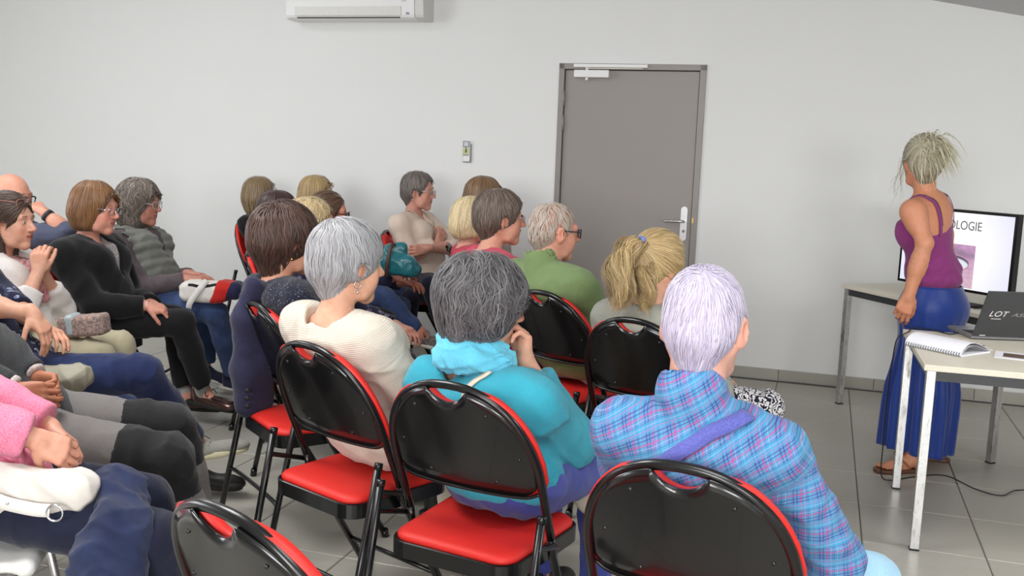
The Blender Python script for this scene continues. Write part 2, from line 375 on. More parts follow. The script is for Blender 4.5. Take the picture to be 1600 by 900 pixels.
def chair_parts():
    out = []
    tr = .0115
    pts = [(AWD, back_y(.47), .47), (AWD, back_y(.54), .54)]
    for a in np.linspace(.0, math.pi, 33):
        x = AWD * math.copysign(abs(math.cos(a)) ** (2 / 2.3), math.cos(a)); z = .645 + .247 * abs(math.sin(a)) ** (2 / 2.1); pts.append((x, back_y(z), z))
    pts += [(-AWD, back_y(.54), .54), (-AWD, back_y(.47), .47)]
    m = MB(); m.tube(pts, tr, 10); out.append(('back_frame', m, M_BLACK, True))
    for s in (1, -1):
        m = MB(); m.tube([(s * AWD, back_y(.475), .475), (s * AWD, back_y(.43), .43), (s * .205, .215, .012)], tr, 10)
        m.tube([(s * .2055, .212, .03), (s * .2045, .218, 0.0)], .0145, 10); out.append(('leg', m, M_BLACK, True))
    for s in (1, -1):
        m = MB(); m.tube([(s * .246, -.150, .575), (s * .246, -.232, .20), (s * .246, -.272, .012)], tr, 10)
        m.tube([(s * .246, -.270, .03), (s * .246, -.274, 0.0)], .0145, 10)
        m.tube([(s * .246, -.1495, .577), (s * .246, -.1525, .56)], .0128, 10); out.append(('leg', m, M_BLACK, True))
    for s in (1, -1):
        m = MB(); m.tube([(s * .255, -.168, .495), (s * .246, -.168, .495), (s * .241, -.160, .493), (s * .233, -.03, .452)], .0085, 8)
        out.append(('hinge_link', m, M_BLACK, True))
    m = MB(); m.tube(spline([(.246, -.235, .185), (.20, -.225, .215), (-.20, -.225, .215), (-.246, -.235, .185)], 5), .008, 8); out.append(('stretcher', m, M_BLACK, True))
    m = MB(); m.tube([(.207, .14, .14), (-.207, .14, .14)], .008, 8); out.append(('stretcher', m, M_BLACK, True))
    def outline(k=0.0):
        o = []; wf, wr, d, r = .205 - k, .192 - k, .205 - k, .06 - k * .35
        for cx, cy, a0 in ((wf - r, d - r, 0), (-(wf - r), d - r, 90), (-(wr - r), -(d - r), 180), (wr - r, -(d - r), 270)):
            for t in range(7): a = R_(a0 + 15 * t); o.append((cx + r * math.cos(a), cy + r * math.sin(a)))
        return o
    o = outline(); n = len(o); m = MB(); V = []
    for z, k in ((.398, 0.012), (.398, 0), (.441, 0), (.443, .004), (.441, .008)): V += [(x, y, z) for x, y in outline(k)]
    F = [tuple(reversed(range(n)))] + [(i * n + k, i * n + (k + 1) % n, (i + 1) * n + (k + 1) % n, (i + 1) * n + k) for i in range(4) for k in range(n)] + [tuple(4 * n + k for k in range(n))]
    m.add(V, F); out.append(('seat_pan', m, M_BLACK, False))
    V = []
    for z, k in ((.438, .010), (.450, .008), (.458, .014), (.463, .03), (.466, .07), (.467, .11)): V += [(x, y, z) for x, y in outline(k)]
    F = [tuple(reversed(range(n)))] + [(i * n + k, i * n + (k + 1) % n, (i + 1) * n + (k + 1) % n, (i + 1) * n + k) for i in range(5) for k in range(n)] + [tuple(5 * n + k for k in range(n))]
    m = MB(); m.add(V, F); out.append(('seat_cushion', m, M_RED, True))
    bow = lambda x: -.018 * (1 - (x / .2) ** 2)
    nt = lambda x, wd, dp: (arch(0) + .008 - dp * (1 - (x / wd) ** 2) ** .6) if abs(x) < wd else 9
    xs = sorted(set(list(np.linspace(-.213, .213, 37)) + [-.062, .062, -.055, .055, -.045, .045]))
    m = MB(); m.add(*slab(xs, lambda x: zbot(x, .215), lambda x: min(arch(x) - .004, nt(x, .062, .052)), lambda x, z: back_y(z) + bow(x) + .004, lambda x, z: back_y(z) + bow(x) - .005)); out.append(('back_panel', m, M_BACKP, True))
    xs = sorted(set(list(np.linspace(-.232, .232, 37)) + [-.062, .062, -.055, .055, -.045, .045]))
    m = MB(); m.add(*slab(xs, lambda x: zbot(x, .2335, .06, .588), lambda x: min(arch(x, .2345) + .013 * min(1.0, max(0.0, (abs(x) - .05) / .08)) - .002, nt(x, .062, .058)), lambda x, z: back_y(z) + bow(x) * .8 + .032 - .012 * (abs(x) / .232) ** 4, lambda x, z: back_y(z) + bow(x) * .8 + .0075)); out.append(('back_cushion', m, M_RED, True))
    for x, z in ((-.105, .825), (.105, .825), (-.175, .71), (.175, .71), (-.10, .632), (.10, .632)):
        y = back_y(z) + bow(x) - .0045; m = MB(); m.tube([(x, y, z), (x, y - .003, z)], .0045, 8); out.append(('screw', m, M_SCREW, True))
    m = MB(); m.tube(spline([(-.213, back_y(.601) - .004, .612), (-.16, back_y(.595) + bow(.16) - .004, .594), (0, back_y(.59) + bow(0) - .004, .590), (.16, back_y(.595) + bow(.16) - .004, .594), (.213, back_y(.601) - .004, .612)], 6), .005, 6); out.append(('panel_rim', m, M_BLACK, True))
    return [(n, mesh(n, m.V, m.F, mt, sm), ) for n, m, mt, sm in out]
CHAIR = chair_parts()
def folding_chair(x, y, th, label):
    c = thing('folding_chair', label, 'chair', (x, y, 0), -R_(th), 'red and black folding chairs')
    for nme, me in CHAIR: obj(nme, me, c)
    return c

# ------------------------------------------------------------------ tables, screen, laptop and papers
def laminate():
    t = NT('cream_laminate'); co = t.obj(); f = t.noise(co, 140, 3); g = t.noise(co, 3, 2)
    t.set(Base_Color=t.mix(f, lin((214, 208, 190)), lin((226, 221, 205))), Roughness=t.ramp(g, [(.3, .38), (.7, .48)])); return t.m
M_LAM = laminate()
M_LAME = plain('cream_edge_band', (216, 207, 182), .5)
M_ANTH = plain('anthracite_steel', (62, 63, 66), .4, .2)
def chrome_worn():
    t = NT('worn_chrome'); co = t.obj(); s = t.sep(co)
    cv = t.n('ShaderNodeCombineXYZ'); t.l(t.val('MULTIPLY', s[0], 26.), cv.inputs[0]); t.l(t.val('MULTIPLY', s[1], 26.), cv.inputs[1]); t.l(t.val('MULTIPLY', s[2], 6.), cv.inputs[2])
    f = t.noise(cv.outputs[0], 1.0, 5, .7)
    t.set(Base_Color=t.ramp(f, [(.31, lin((150, 148, 146))), (.43, lin((214, 214, 214)))]), Metallic=1.0, Roughness=t.ramp(f, [(.35, .5), (.6, .2)])); return t.m
M_CHROME = chrome_worn()
def table(label, corner, ang, L, D, h=.735, inset=.012, dark=False):
    a = R_(ang); t = thing('table', label, 'table', corner, a, 'cream tables with square steel legs')
    MB().box(0, L, 0, D, h - .0235, h, .0025).make('table_top', M_LAM, t)
    m = MB(); ap = .040; i = .022
    for x0, x1, y0, y1 in ((.035, L - .035, i, i + .02), (.035, L - .035, D - i - .02, D - i), (i, i + .02, .035, D - .035), (L - i - .02, L - i, .035, D - .035)):
        m.box(x0, x1, y0, y1, h - .0240 - ap, h - .0240, .001)
    m.make('apron', M_ANTH, t)
    for x in (inset, L - inset - .034):
        for y in (inset, D - inset - .034):
            lg = MB(); lg.box(x, x + .034, y, y + .034, .006, h - .0240, .002)
            o = lg.make('leg', M_CHROME, t); MB().box(x - .001, x + .035, y - .001, y + .035, 0, .008, .002).make('foot_cap', M_RUB, o)
    return t
FT = table('cream table in front carrying the dark laptop and the open spiral booklet', (1.556, 3.672, 0), -15.5, 1.40, .80)
# back table: local x runs along the side towards the camera
bd = np.array([2.44 - 2.03, 4.86 - 5.96]); ba = math.degrees(math.atan2(bd[1], bd[0]))
BT = table('cream table behind the standing woman, carrying the lit screen, against the white wall', (1.985, 5.965, 0), ba, 1.23, .70)
SCREEN = thing('screen', 'flat black-rimmed screen showing a white slide with an eye picture', 'screen', (2.352, 5.300, .735), math.atan2(-.884, .467))
MB().box(-.355, .355, -.012, .030, .077, .505, .004).make('rim', plain('screen_rim_black', (9, 9, 10), .25), SCREEN)
MB().box(-.20, .20, .028, .055, .12, .42, .008).make('back_shell', M_RUB, SCREEN)
MB().box(-.04, .04, .005, .03, .010, .10, .004).make('stand_neck', M_RUB, SCREEN)
MB().box(-.15, .15, -.07, .09, .0, .012, .004).make('stand_foot', M_RUB, SCREEN)
def emit(name, build):
    t = NT(name); c = build(t); t.set(Base_Color=(.02, .02, .02), Roughness=.25, Emission_Strength=.98); 
    t.b.inputs['Emission Color'].default_value = (1, 1, 1, 1)
    if isinstance(c, tuple): t.b.inputs['Emission Color'].default_value = (*c, 1)
    else: t.l(c, t.b.inputs['Emission Color'])
    return t.m
def slide(t):
    s = t.sep(t.obj()); r = t.val('SQRT', t.val('ADD', t.val('POWER', t.val('MULTIPLY', s[0], 1.0), 2.), t.val('POWER', t.val('SUBTRACT', s[2], .29), 2.)))
    return t.ramp(r, [(.22, (1, 1, 1)), (.40, lin((232, 232, 255)))])
SLIDE = obj('slide', mesh('slide', [(-.338, -.0125, .092), (.338, -.0125, .092), (.338, -.0125, .490), (-.338, -.0125, .490)], [(0, 1, 2, 3)], emit('slide_white', slide), False), SCREEN)
def text(body, size, m, parent, loc, rot, name='lettering', sx=1.0, ext=.0003, align='CENTER'):
    c = bpy.data.curves.new(name, 'FONT'); c.body = body; c.size = size; c.align_x = align; c.align_y = 'CENTER'; c.extrude = ext
    o = bpy.data.objects.new(name, c); COL.objects.link(o)
    me = bpy.data.meshes.new_from_object(o.evaluated_get(bpy.context.evaluated_depsgraph_get())); COL.objects.unlink(o); bpy.data.objects.remove(o)
    me.materials.clear(); me.materials.append(m); q = obj(name, me, parent, loc, rot); q.scale = (sx, 1, 1); return q
text('IRIDOLOGIE', .066, emit('slide_text_grey', lambda t: lin((92, 92, 96))), SLIDE, (.0, -.0132, .422), (math.pi / 2, 0, 0), sx=.86)
# the photograph of an eye on the slide: flat print, one colour per point of a fine grid
gx, gz = np.meshgrid(np.linspace(0, 1, 90), np.linspace(0, 1, 90), indexing='ij')
ex, ez = gx - .46, gz - .52
skin = np.stack([.86 - .1 * gz, .72 - .14 * gz, .78 - .04 * gz], -1)
n1 = (np.sin(gx * 23 + 4 * np.sin(gz * 9)) * np.sin(gz * 31 + 3 * np.sin(gx * 7)))[..., None] * .035; skin = skin + n1
brow = np.exp(-((gz - .86 - .10 * np.cos(gx * 3.0)) / .07) ** 2)[..., None]; skin = skin * (1 - .45 * brow) + np.array([.42, .38, .47]) * .45 * brow
almond = (np.abs(ez - .02) < .17 * np.sqrt(np.clip(1 - (ex / .40) ** 2, 0, 1)))
ri = np.sqrt(ex ** 2 + ez ** 2)
eye = np.ones_like(skin) * np.array([.90, .92, .96]); eye[ri < .15] = [.30, .52, .68]; eye[ri < .10] = [.45, .66, .80]; eye[ri < .062] = [.06, .08, .12]
img = np.where(almond[..., None], eye, skin)
lid = np.exp(-((ez - .02 - .17 * np.sqrt(np.clip(1 - (ex / .42) ** 2, 0, 1))) / .028) ** 2)[..., None] * (np.abs(ex) < .42)[..., None]; img = img * (1 - .85 * lid) + np.array([.22, .18, .26]) * .85 * lid
lid2 = np.exp(-((ez - .10 - .17 * np.sqrt(np.clip(1 - (ex / .46) ** 2, 0, 1))) / .02) ** 2)[..., None] * .4 * (np.abs(ex) < .45)[..., None]; img = img * (1 - lid2) + np.array([.5, .36, .42]) * lid2
low = np.exp(-((ez - .02 + .17 * np.sqrt(np.clip(1 - (ex / .42) ** 2, 0, 1))) / .02) ** 2)[..., None] * .4 * (np.abs(ex) < .42)[..., None]; img = img * (1 - low) + np.array([.6, .40, .46]) * low
img = np.clip(img, 0, 1) ** 2.2
EV = np.stack([-.145 + gx * .275, np.full_like(gx, -.0129), .098 + gz * .225], -1).reshape(-1, 3)
ii = np.arange(89 * 90).reshape(89, 90)[:, :89].ravel()
EF = np.stack([ii, ii + 90, ii + 91, ii + 1], 1)
def vcol(t):
    x = t.n('ShaderNodeAttribute'); x.attribute_name = 'tint'; return x.outputs['Color']
obj('eye_picture', mesh('eye_picture', EV, EF, emit('eye_print', vcol), False, cols=img.reshape(-1, 3)), SLIDE)

LT = thing('laptop', 'dark grey laptop seen from the back of its lid on the front table', 'laptop', (1.985, 4.235, .7352), 0)
M_LAPT = plain('laptop_grey', (74, 75, 79), .42, .35, var=.03)
bs = MB(); bs.box(0, .37, .0, .245, .004, .019, .004); bs.make('base', plain('laptop_base', (128, 129, 132), .4, .3), LT)
MB().box(.015, .355, .03, .13, .0188, .0202).make('keyboard', M_RUB, LT)
MB().box(.13, .24, .155, .225, .0188, .0196).make('touchpad', M_GPLAST, LT)
LID = thing('lid', '', '', (0, .003, .017)); del LID['label']; del LID['category']; LID.parent = LT; LID.rotation_euler = (R_(27), 0, 0)
M_LIDM = MB().box(0, .37, -.006, 0, .0, .238, .003)
LIDO = M_LIDM.make('lid', M_LAPT, LT); LIDO.location = LID.location; LIDO.rotation_euler = LID.rotation_euler; bpy.data.objects.remove(LID)
MB().box(.012, .358, -.0002, .0008, .014, .226).make('display', plain('dark_display', (20, 21, 24), .1), LIDO)
M_WLOG = plain('white_logo', (226, 226, 226), .5); M_SLOG = plain('silver_logo', (170, 171, 174), .3, .5)
def slant(o, k):
    for v in o.data.vertices: v.co.x += k * v.co.y
slant(text('LOT', .040, M_WLOG, LIDO, (.078, -.0064, .122), (math.pi / 2, 0, 0), 'logo', sx=1.0, ext=.0002), .25)
MB().box(.052, .094, -.0066, -.006, .096, .0985).make('logo', M_WLOG, LIDO)
slant(text('ASUS', .026, M_SLOG, LIDO, (.182, -.0064, .120), (math.pi / 2, 0, 0), 'lettering', sx=1.5, ext=.0002), .3)
MB().box(.03, .055, -.0063, -.006, .006, .010).make('sticker', M_WLOG, LIDO)

# open spiral booklet, its upper half rolled over
def paper():
    t = NT('white_paper'); f = t.noise(t.obj(), 30, 3); t.set(Base_Color=t.mix(f, lin((232, 232, 240)), lin((240, 240, 245))), Roughness=.8); return t.m
M_PAPER = paper()
s0 = np.array([1.625, 4.045]); s1 = np.array([1.765, 3.835]); dv = s1 - s0; LB = np.linalg.norm(dv)
BK = thing('booklet', 'open spiral-bound booklet with its pages curled over on the front table', 'booklet', (*s0, .7352), math.atan2(dv[1], dv[0]))
def sheet(prof, L, th, name, m, parent, w0=0.0):
    P = np.array(prof, float); T = np.gradient(P, axis=0); T /= np.linalg.norm(T, axis=1)[:, None]; N = np.stack([-T[:, 1], T[:, 0]], 1)
    k = len(P); V = []
    for x in (w0, L):
        for q in (P, P + N * th): V += [(x, a, b) for a, b in q]
    F = []
    for i in range(k - 1): F += [(i, 2 * k + i, 2 * k + i + 1, i + 1), (k + i, k + i + 1, 3 * k + i + 1, 3 * k + i)]
    F += [tuple(range(k)) + tuple(reversed(range(k, 2 * k))), tuple(reversed(range(2 * k, 3 * k))) + tuple(range(3 * k, 4 * k)), (0, k, 3 * k, 2 * k), (k - 1, 3 * k - 1, 4 * k - 1, 2 * k - 1)]
    return obj(name, mesh(name, V, F, m, False), parent)
sheet([(y, .001) for y in np.linspace(.004, .20, 10)], LB, .006, 'page_block', M_PAPER, BK)
q = spline([(.0, .006), (.012, .028), (.045, .047), (.095, .048), (.15, .030), (.195, .013), (.215, .010)], 6)
sheet(q, LB, .0012, 'turned_page', M_PAPER, BK)
q = spline([(.004, .006), (.02, .022), (.05, .036), (.095, .037), (.145, .023), (.185, .011)], 6)
sheet(q, LB, .0008, 'turned_page', plain('printed_grey_page', (190, 190, 194), .8, var=.1, scale=40), BK)
for k in range(22):
    x = .008 + k * (LB - .016) / 21; MB().tube([(x, .004 + .009 * math.cos(a), .008 + .008 * math.sin(a)) for a in np.linspace(0, 2 * math.pi, 9)], .0013, 5, False).make('spiral_ring', M_RUB, BK, smooth=True)
PH = thing('photo_sheet', 'white sheet with a brown printed picture behind the booklet', 'paper', (1.905, 3.86, .7352), R_(-28))
MB().box(0, .24, 0, .15, 0, .0015).make('sheet', M_PAPER, PH)
MB().box(.03, .21, .03, .12, .0014, .0019).make('picture', plain('brown_print', (104, 88, 78), .5, var=.4, scale=22), PH)
pn = MB().tube([(1.80, 4.10, .7405), (1.96, 4.06, .7405)], [.004, .004], 8).make('pen', plain('dark_green_pen', (38, 52, 40), .4), smooth=True); tag(pn, 'dark green pen lying between booklet and laptop', 'pen')
M_CABLE = plain('black_cable', (18, 18, 19), .5)
z = .7395
c = spline([(2.0, 4.38, z), (1.93, 4.33, z), (1.89, 4.42, z), (1.82, 4.45, z), (1.765, 4.36, z), (1.705, 4.27, z + .001), (1.681, 4.255, z - .005), (1.668, 4.26, .68), (1.685, 4.33, .45), (1.70, 4.37, .2), (1.72, 4.41, .06), (1.80, 4.50, .006), (1.95, 4.57, .006), (2.10, 4.60, .006), (2.16, 4.42, .006), (2.24, 4.34, .006), (2.35, 4.42, .006), (2.50, 4.43, .006), (2.62, 4.36, .006)], 8)
tag(MB().tube(c, .0028, 6).make('power_cable', M_CABLE, smooth=True), 'black power cable from the laptop over the table edge to the floor', 'cable')
c = spline([(2.40, 5.13, .739), (2.50, 5.02, .76), (2.57, 4.99, .765), (2.66, 5.0, .745), (2.80, 5.05, .739)], 8)
tag(MB().tube(c, .0030, 6).make('screen_cable', M_CABLE, smooth=True), 'black cable looping from the right foot of the screen', 'cable')

# ------------------------------------------------------------------ distance-field shapes for bodies, clothes, hair and bags
f32 = np.float32
def A_(*v): return np.array(v, float)
def unit(v): v = np.asarray(v, float); return v / (np.linalg.norm(v) + 1e-12)
def smin(a, b, k):
    if k <= 1e-6: return np.minimum(a, b)
    h = np.clip(.5 + .5 * (b - a) / k, 0, 1); return b + (a - b) * h - k * h * (1 - h)
class SDF:
    def __init__(s): s.ops = []; s.dispf = []; s.box = [np.full(3, 1e9), np.full(3, -1e9)]
    def _b(s, p, r):
        s.box[0] = np.minimum(s.box[0], np.asarray(p) - r); s.box[1] = np.maximum(s.box[1], np.asarray(p) + r)
    def cone(s, a, b, r1, r2=None, k=.0, op='u'):
        a = np.asarray(a, float); b = np.asarray(b, float); r2 = r1 if r2 is None else r2; ba = b - a; L = max(1e-9, ba @ ba)
        if op == 'u': s._b(a, r1); s._b(b, r2)
        a32, ba32 = a.astype(f32), ba.astype(f32)
        def f(P):
            q = P - a32; t = np.clip((q @ ba32) / f32(L), 0, 1); q = q - t[:, None] * ba32
            return np.sqrt(np.einsum('ij,ij->i', q, q)) - (f32(r1) + f32(r2 - r1) * t)
        s.ops.append((op, f, k)); return s
    def chain(s, pts, rs, k=.0, kin=None):
        for i in range(len(pts) - 1): s.cone(pts[i], pts[i + 1], rs[i], rs[i + 1], k if i == 0 or kin is None else kin)
        return s
    def ell(s, c, r, k=.0, R=None, op='u'):
        c = np.asarray(c, float); r = np.asarray(r, float) * np.ones(3)
        if op == 'u': s._b(c, r.max())
        c32, r32 = c.astype(f32), r.astype(f32); R32 = None if R is None else np.asarray(R, f32)
        def f(P):
            q = P - c32
            if R32 is not None: q = q @ R32.T
            q = q / r32; k0 = np.sqrt(np.einsum('ij,ij->i', q, q)); q = q / r32; k1 = np.sqrt(np.einsum('ij,ij->i', q, q))
            return k0 * (k0 - 1) / np.maximum(k1, 1e-6)
        s.ops.append((op, f, k)); return s
    def plane(s, c, n, k=.0):                                        # keeps the side that n points away from
        c = np.asarray(c, f32); n = unit(n).astype(f32); s.ops.append(('i', lambda P: (P - c) @ n, k)); return s
    def rbox(s, c, h, rad, R=None, k=0.0, op='u'):
        c = np.asarray(c, f32); hh = np.asarray(h, f32) - rad; R32 = None if R is None else np.asarray(R, f32)
        if op == 'u': s._b(c, np.linalg.norm(h))
        def f(P):
            q = P - c
            if R32 is not None: q = q @ R32.T
            q = np.abs(q) - hh; o = np.maximum(q, 0); return np.sqrt((o * o).sum(1)) + np.minimum(q.max(1), 0) - rad
        s.ops.append((op, f, k)); return s
    def sub(s, other, k=0.0): s.ops.append(('s', other, k)); return s
    def add(s, other, k=0.0): s.ops.append(('u', other, k)); s._b(other.box[0], 0); s._b(other.box[1], 0); return s
    def disp(s, f): s.dispf.append(f); return s
    def __call__(s, P):
        P = np.asarray(P, f32); d = None
        for op, f, k in s.ops:
            v = f(P)
            if op == 'u': d = v if d is None else smin(d, v, k)
            elif op == 's': d = -smin(-d, v, k)
            else: d = -smin(-d, -v, k)
        for f in s.dispf: d = d + f(P)
        return d
def net(f, h, lo=None, hi=None, pad=None):
    lo = (f.box[0] if lo is None else np.asarray(lo, float)); hi = (f.box[1] if hi is None else np.asarray(hi, float)); pad = 3 * h + .006 if pad is None else pad
    lo = lo - pad; hi = hi + pad
    nb = np.maximum(1, np.ceil((hi - lo) / (4 * h)).astype(int))
    g = [lo[i] + (np.arange(nb[i]) * 4 + 1.5) * h for i in range(3)]
    X = np.stack(np.meshgrid(*g, indexing='ij'), -1).reshape(-1, 3).astype(f32)
    dc = f(X); near = np.abs(dc) < 7.5 * h + .006
    n = nb * 4
    vals = np.repeat(np.repeat(np.repeat(dc.reshape(nb), 4, 0), 4, 1), 4, 2)
    bi = np.argwhere(near.reshape(nb))
    if len(bi) == 0: return np.zeros((0, 3)), np.zeros((0, 4), int)
    o = np.stack(np.meshgrid(*(np.arange(4),) * 3, indexing='ij'), -1).reshape(-1, 3)
    I = (bi[:, None, :] * 4 + o[None]).reshape(-1, 3)
    vals[I[:, 0], I[:, 1], I[:, 2]] = f((lo + I * h).astype(f32))
    sg = vals < 0
    c = np.zeros(tuple(n - 1), np.int8)
    offs = [(i, j, k) for i in (0, 1) for j in (0, 1) for k in (0, 1)]
    for i, j, k in offs: c += sg[i:n[0] - 1 + i, j:n[1] - 1 + j, k:n[2] - 1 + k]
    cells = np.argwhere((c > 0) & (c < 8)); m = len(cells)
    cv = np.stack([vals[cells[:, 0] + i, cells[:, 1] + j, cells[:, 2] + k] for i, j, k in offs], 1)
    acc = np.zeros((m, 3)); cnt = np.zeros(m)
    for a in range(8):
        for b in range(a + 1, 8):
            oa, ob = np.array(offs[a]), np.array(offs[b])
            if np.abs(oa - ob).sum() != 1: continue
            va, vb = cv[:, a], cv[:, b]; x = (va < 0) != (vb < 0)
            t = np.where(x, va / np.where(x, va - vb, 1), 0)
            acc += np.where(x[:, None], oa + t[:, None] * (ob - oa), 0); cnt += x
    V = lo + (cells + acc / np.maximum(cnt, 1)[:, None]) * h
    idm = np.full(tuple(n - 1), -1, np.int64); idm[cells[:, 0], cells[:, 1], cells[:, 2]] = np.arange(m)
    F = []
    for ax in range(3):
        b1, b2 = (ax + 1) % 3, (ax + 2) % 3
        sl0 = [slice(None)] * 3; sl1 = [slice(None)] * 3; sl0[ax] = slice(0, n[ax] - 1); sl1[ax] = slice(1, n[ax])
        for q in (b1, b2): sl0[q] = slice(1, n[q] - 1); sl1[q] = slice(1, n[q] - 1)
        s0 = sg[tuple(sl0)]; s1 = sg[tuple(sl1)]; e = np.argwhere(s0 != s1)
        if len(e) == 0: continue
        flip = s0[e[:, 0], e[:, 1], e[:, 2]]
        e = e.copy(); e[:, b1] += 1; e[:, b2] += 1
        def ix(d1, d2):
            q = e.copy(); q[:, b1] -= d1; q[:, b2] -= d2; return idm[q[:, 0], q[:, 1], q[:, 2]]
        Q = np.stack([ix(1, 1), ix(0, 1), ix(0, 0), ix(1, 0)], 1)
        Q[~flip] = Q[~flip][:, ::-1]; F.append(Q)
    F = np.concatenate(F); F = F[(F >= 0).all(1)]
    return V, F
def grad(f, P, e=.002):
    P = np.asarray(P, f32); G = np.stack([f(P + np.array(d, f32) * e) - f(P - np.array(d, f32) * e) for d in ((1, 0, 0), (0, 1, 0), (0, 0, 1))], 1)
    return G / (np.linalg.norm(G, axis=1)[:, None] + 1e-9)
def frame_from(yaw, pitch, roll=0.0):                                # rows: left, forward, up
    y, p = R_(yaw), R_(pitch); f = A_(math.sin(y) * math.cos(p), math.cos(y) * math.cos(p), math.sin(p))
    l = A_(-math.cos(y), math.sin(y), 0); u = np.cross(f, -l); u = np.cross(-l, f) if u[2] < 0 else u
    r = R_(roll); l2 = l * math.cos(r) + u * math.sin(r); u2 = -l * math.sin(r) + u * math.cos(r)
    return np.stack([l2, f, u2])
def folds(seed, amp, wl, joints, reach=.14):                           # cloth creases, strongest around the joints
    rg = np.random.default_rng(seed); sc = (1, .62, 1.5, 2.6); K = [unit(rg.normal(size=3) + A_(0, 0, .9)) * 2 * math.pi / (wl * s) for s in sc]
    W = [unit(rg.normal(size=3)) * 2 * math.pi / (wl * s) for s in (2.2, 1.6, 3.0, 3.6)]; ph = rg.uniform(0, 6.28, 4)
    J = np.array(joints, f32) if len(joints) else None
    def f(P):
        d = 0
        for k, w, p, a in zip(K, W, ph, (.45, .20, .50, .65)):
            x = P @ k.astype(f32) + 1.7 * np.sin(P @ w.astype(f32) + p); r = 1 - np.abs(np.sin(x * .5 + p)); d = d - a * 1.5 * (r * np.sqrt(r) - .30)
        m = .5
        if J is not None:
            D = np.full(len(P), 1e3, f32)
            for j in J: D = np.minimum(D, ((P - j) ** 2).sum(1))
            m = .45 + .9 * np.exp(-D / (reach * reach))
        return amp * d * m
    return f
def reach(S, W, a, b, hint):                                          # two-bone joint position
    S, W = np.asarray(S, float), np.asarray(W, float); d = W - S; L = np.linalg.norm(d)
    if L > (a + b) * .995: W = S + d / L * (a + b) * .995; d = W - S; L = np.linalg.norm(d)
    L = max(L, abs(a - b) + .02); x = (a * a - b * b + L * L) / (2 * L); h = math.sqrt(max(0, a * a - x * x)); n = d / L
    q = np.asarray(hint, float); q = unit(q - n * (q @ n)); return S + n * x + q * h, W

# ------------------------------------------------------------------ heads and hands
def head_sdf(S, H, R, s, male=False, k=1.0, mouth=True):
    """adds a head to S; H centre, R rows (left, forward, up), s scale"""
    T = lambda x, y, z: H + s * (x * R[0] + y * R[1] + z * R[2])
    E = lambda c, r, kk, op='u', Rr=R: S.ell(T(*c), np.array(r) * s, kk * s, Rr, op)
    C = lambda a, b, r1, r2, kk, op='u': S.cone(T(*a), T(*b), r1 * s, r2 * s, kk * s, op)
    E((0, -.016, .035), (.074, .096, .083), 0); E((0, .030, -.02), (.060, .062, .092), .03)
    jw = .057 if male else .051
    for x in (1, -1):
        C((x * jw, -.012, -.045), (x * .044, .03, -.086), .020, .017, .03); C((x * .044, .03, -.086), (0, .064, -.102), .017, .019, .02)
        E((x * .037, .060, -.030), (.024, .022, .026), .02); E((x * .034, .052, -.058), (.024, .026, .026), .02)
    E((0, .070, -.100), (.021 if not male else .024, .018, .017), .014)
    E((0, .072, -.062), (.030, .022, .026), .016)
    C((-.040, .076, .026), (.040, .076, .026), .013, .013, .014)
    for x in (1, -1): E((x * .031, .096, .004), (.019, .015, .0125), .012, 's')
    C((0, .083, .014), (0, .109, -.024), .0085, .0125, .010); E((0, .112, -.028), (.0115, .0105, .0095), .006)
    for x in (1, -1): E((x * .0125, .100, -.032), (.0075, .010, .0068), .006)
    for x in (1, -1): E((x * .031, .0775, .004), (.0155, .0135, .0135), .003)
    for x in (1, -1): E((x * .031, .093, .0030), (.0115, .010, .0042), .002, 's')
    C((-.019, .083, -.0575), (0, .0925, -.0535), .0045, .0062, .006); C((.019, .083, -.0575), (0, .0925, -.0535), .0045, .0062, .006)
    C((-.014, .084, -.0665), (.014, .084, -.0665), .0065, .0065, .007)
    C((-.021, .092, -.0605), (.021, .092, -.0605), .0018, .0018, .003, 's'); 
    for x in (1, -1):
        a = R_(32 if male else 20) * x; er = np.stack([unit(R[0] * math.cos(a) - R[1] * math.sin(a)), unit(R[0] * math.sin(a) + R[1] * math.cos(a)), R[2]])
        eo = .006 if male else .0; S.ell(T(x * (.077 + eo), -.014, -.008), A_(.0085, .0205 + eo * .3, .033 + eo * .4) * s, .005 * s, er); S.ell(T(x * (.087 + eo), -.010, -.004), A_(.007, .012, .020) * s, .004 * s, er, 's')
        E((x * .076, -.006, -.036), (.007, .009, .010), .006)
    return T
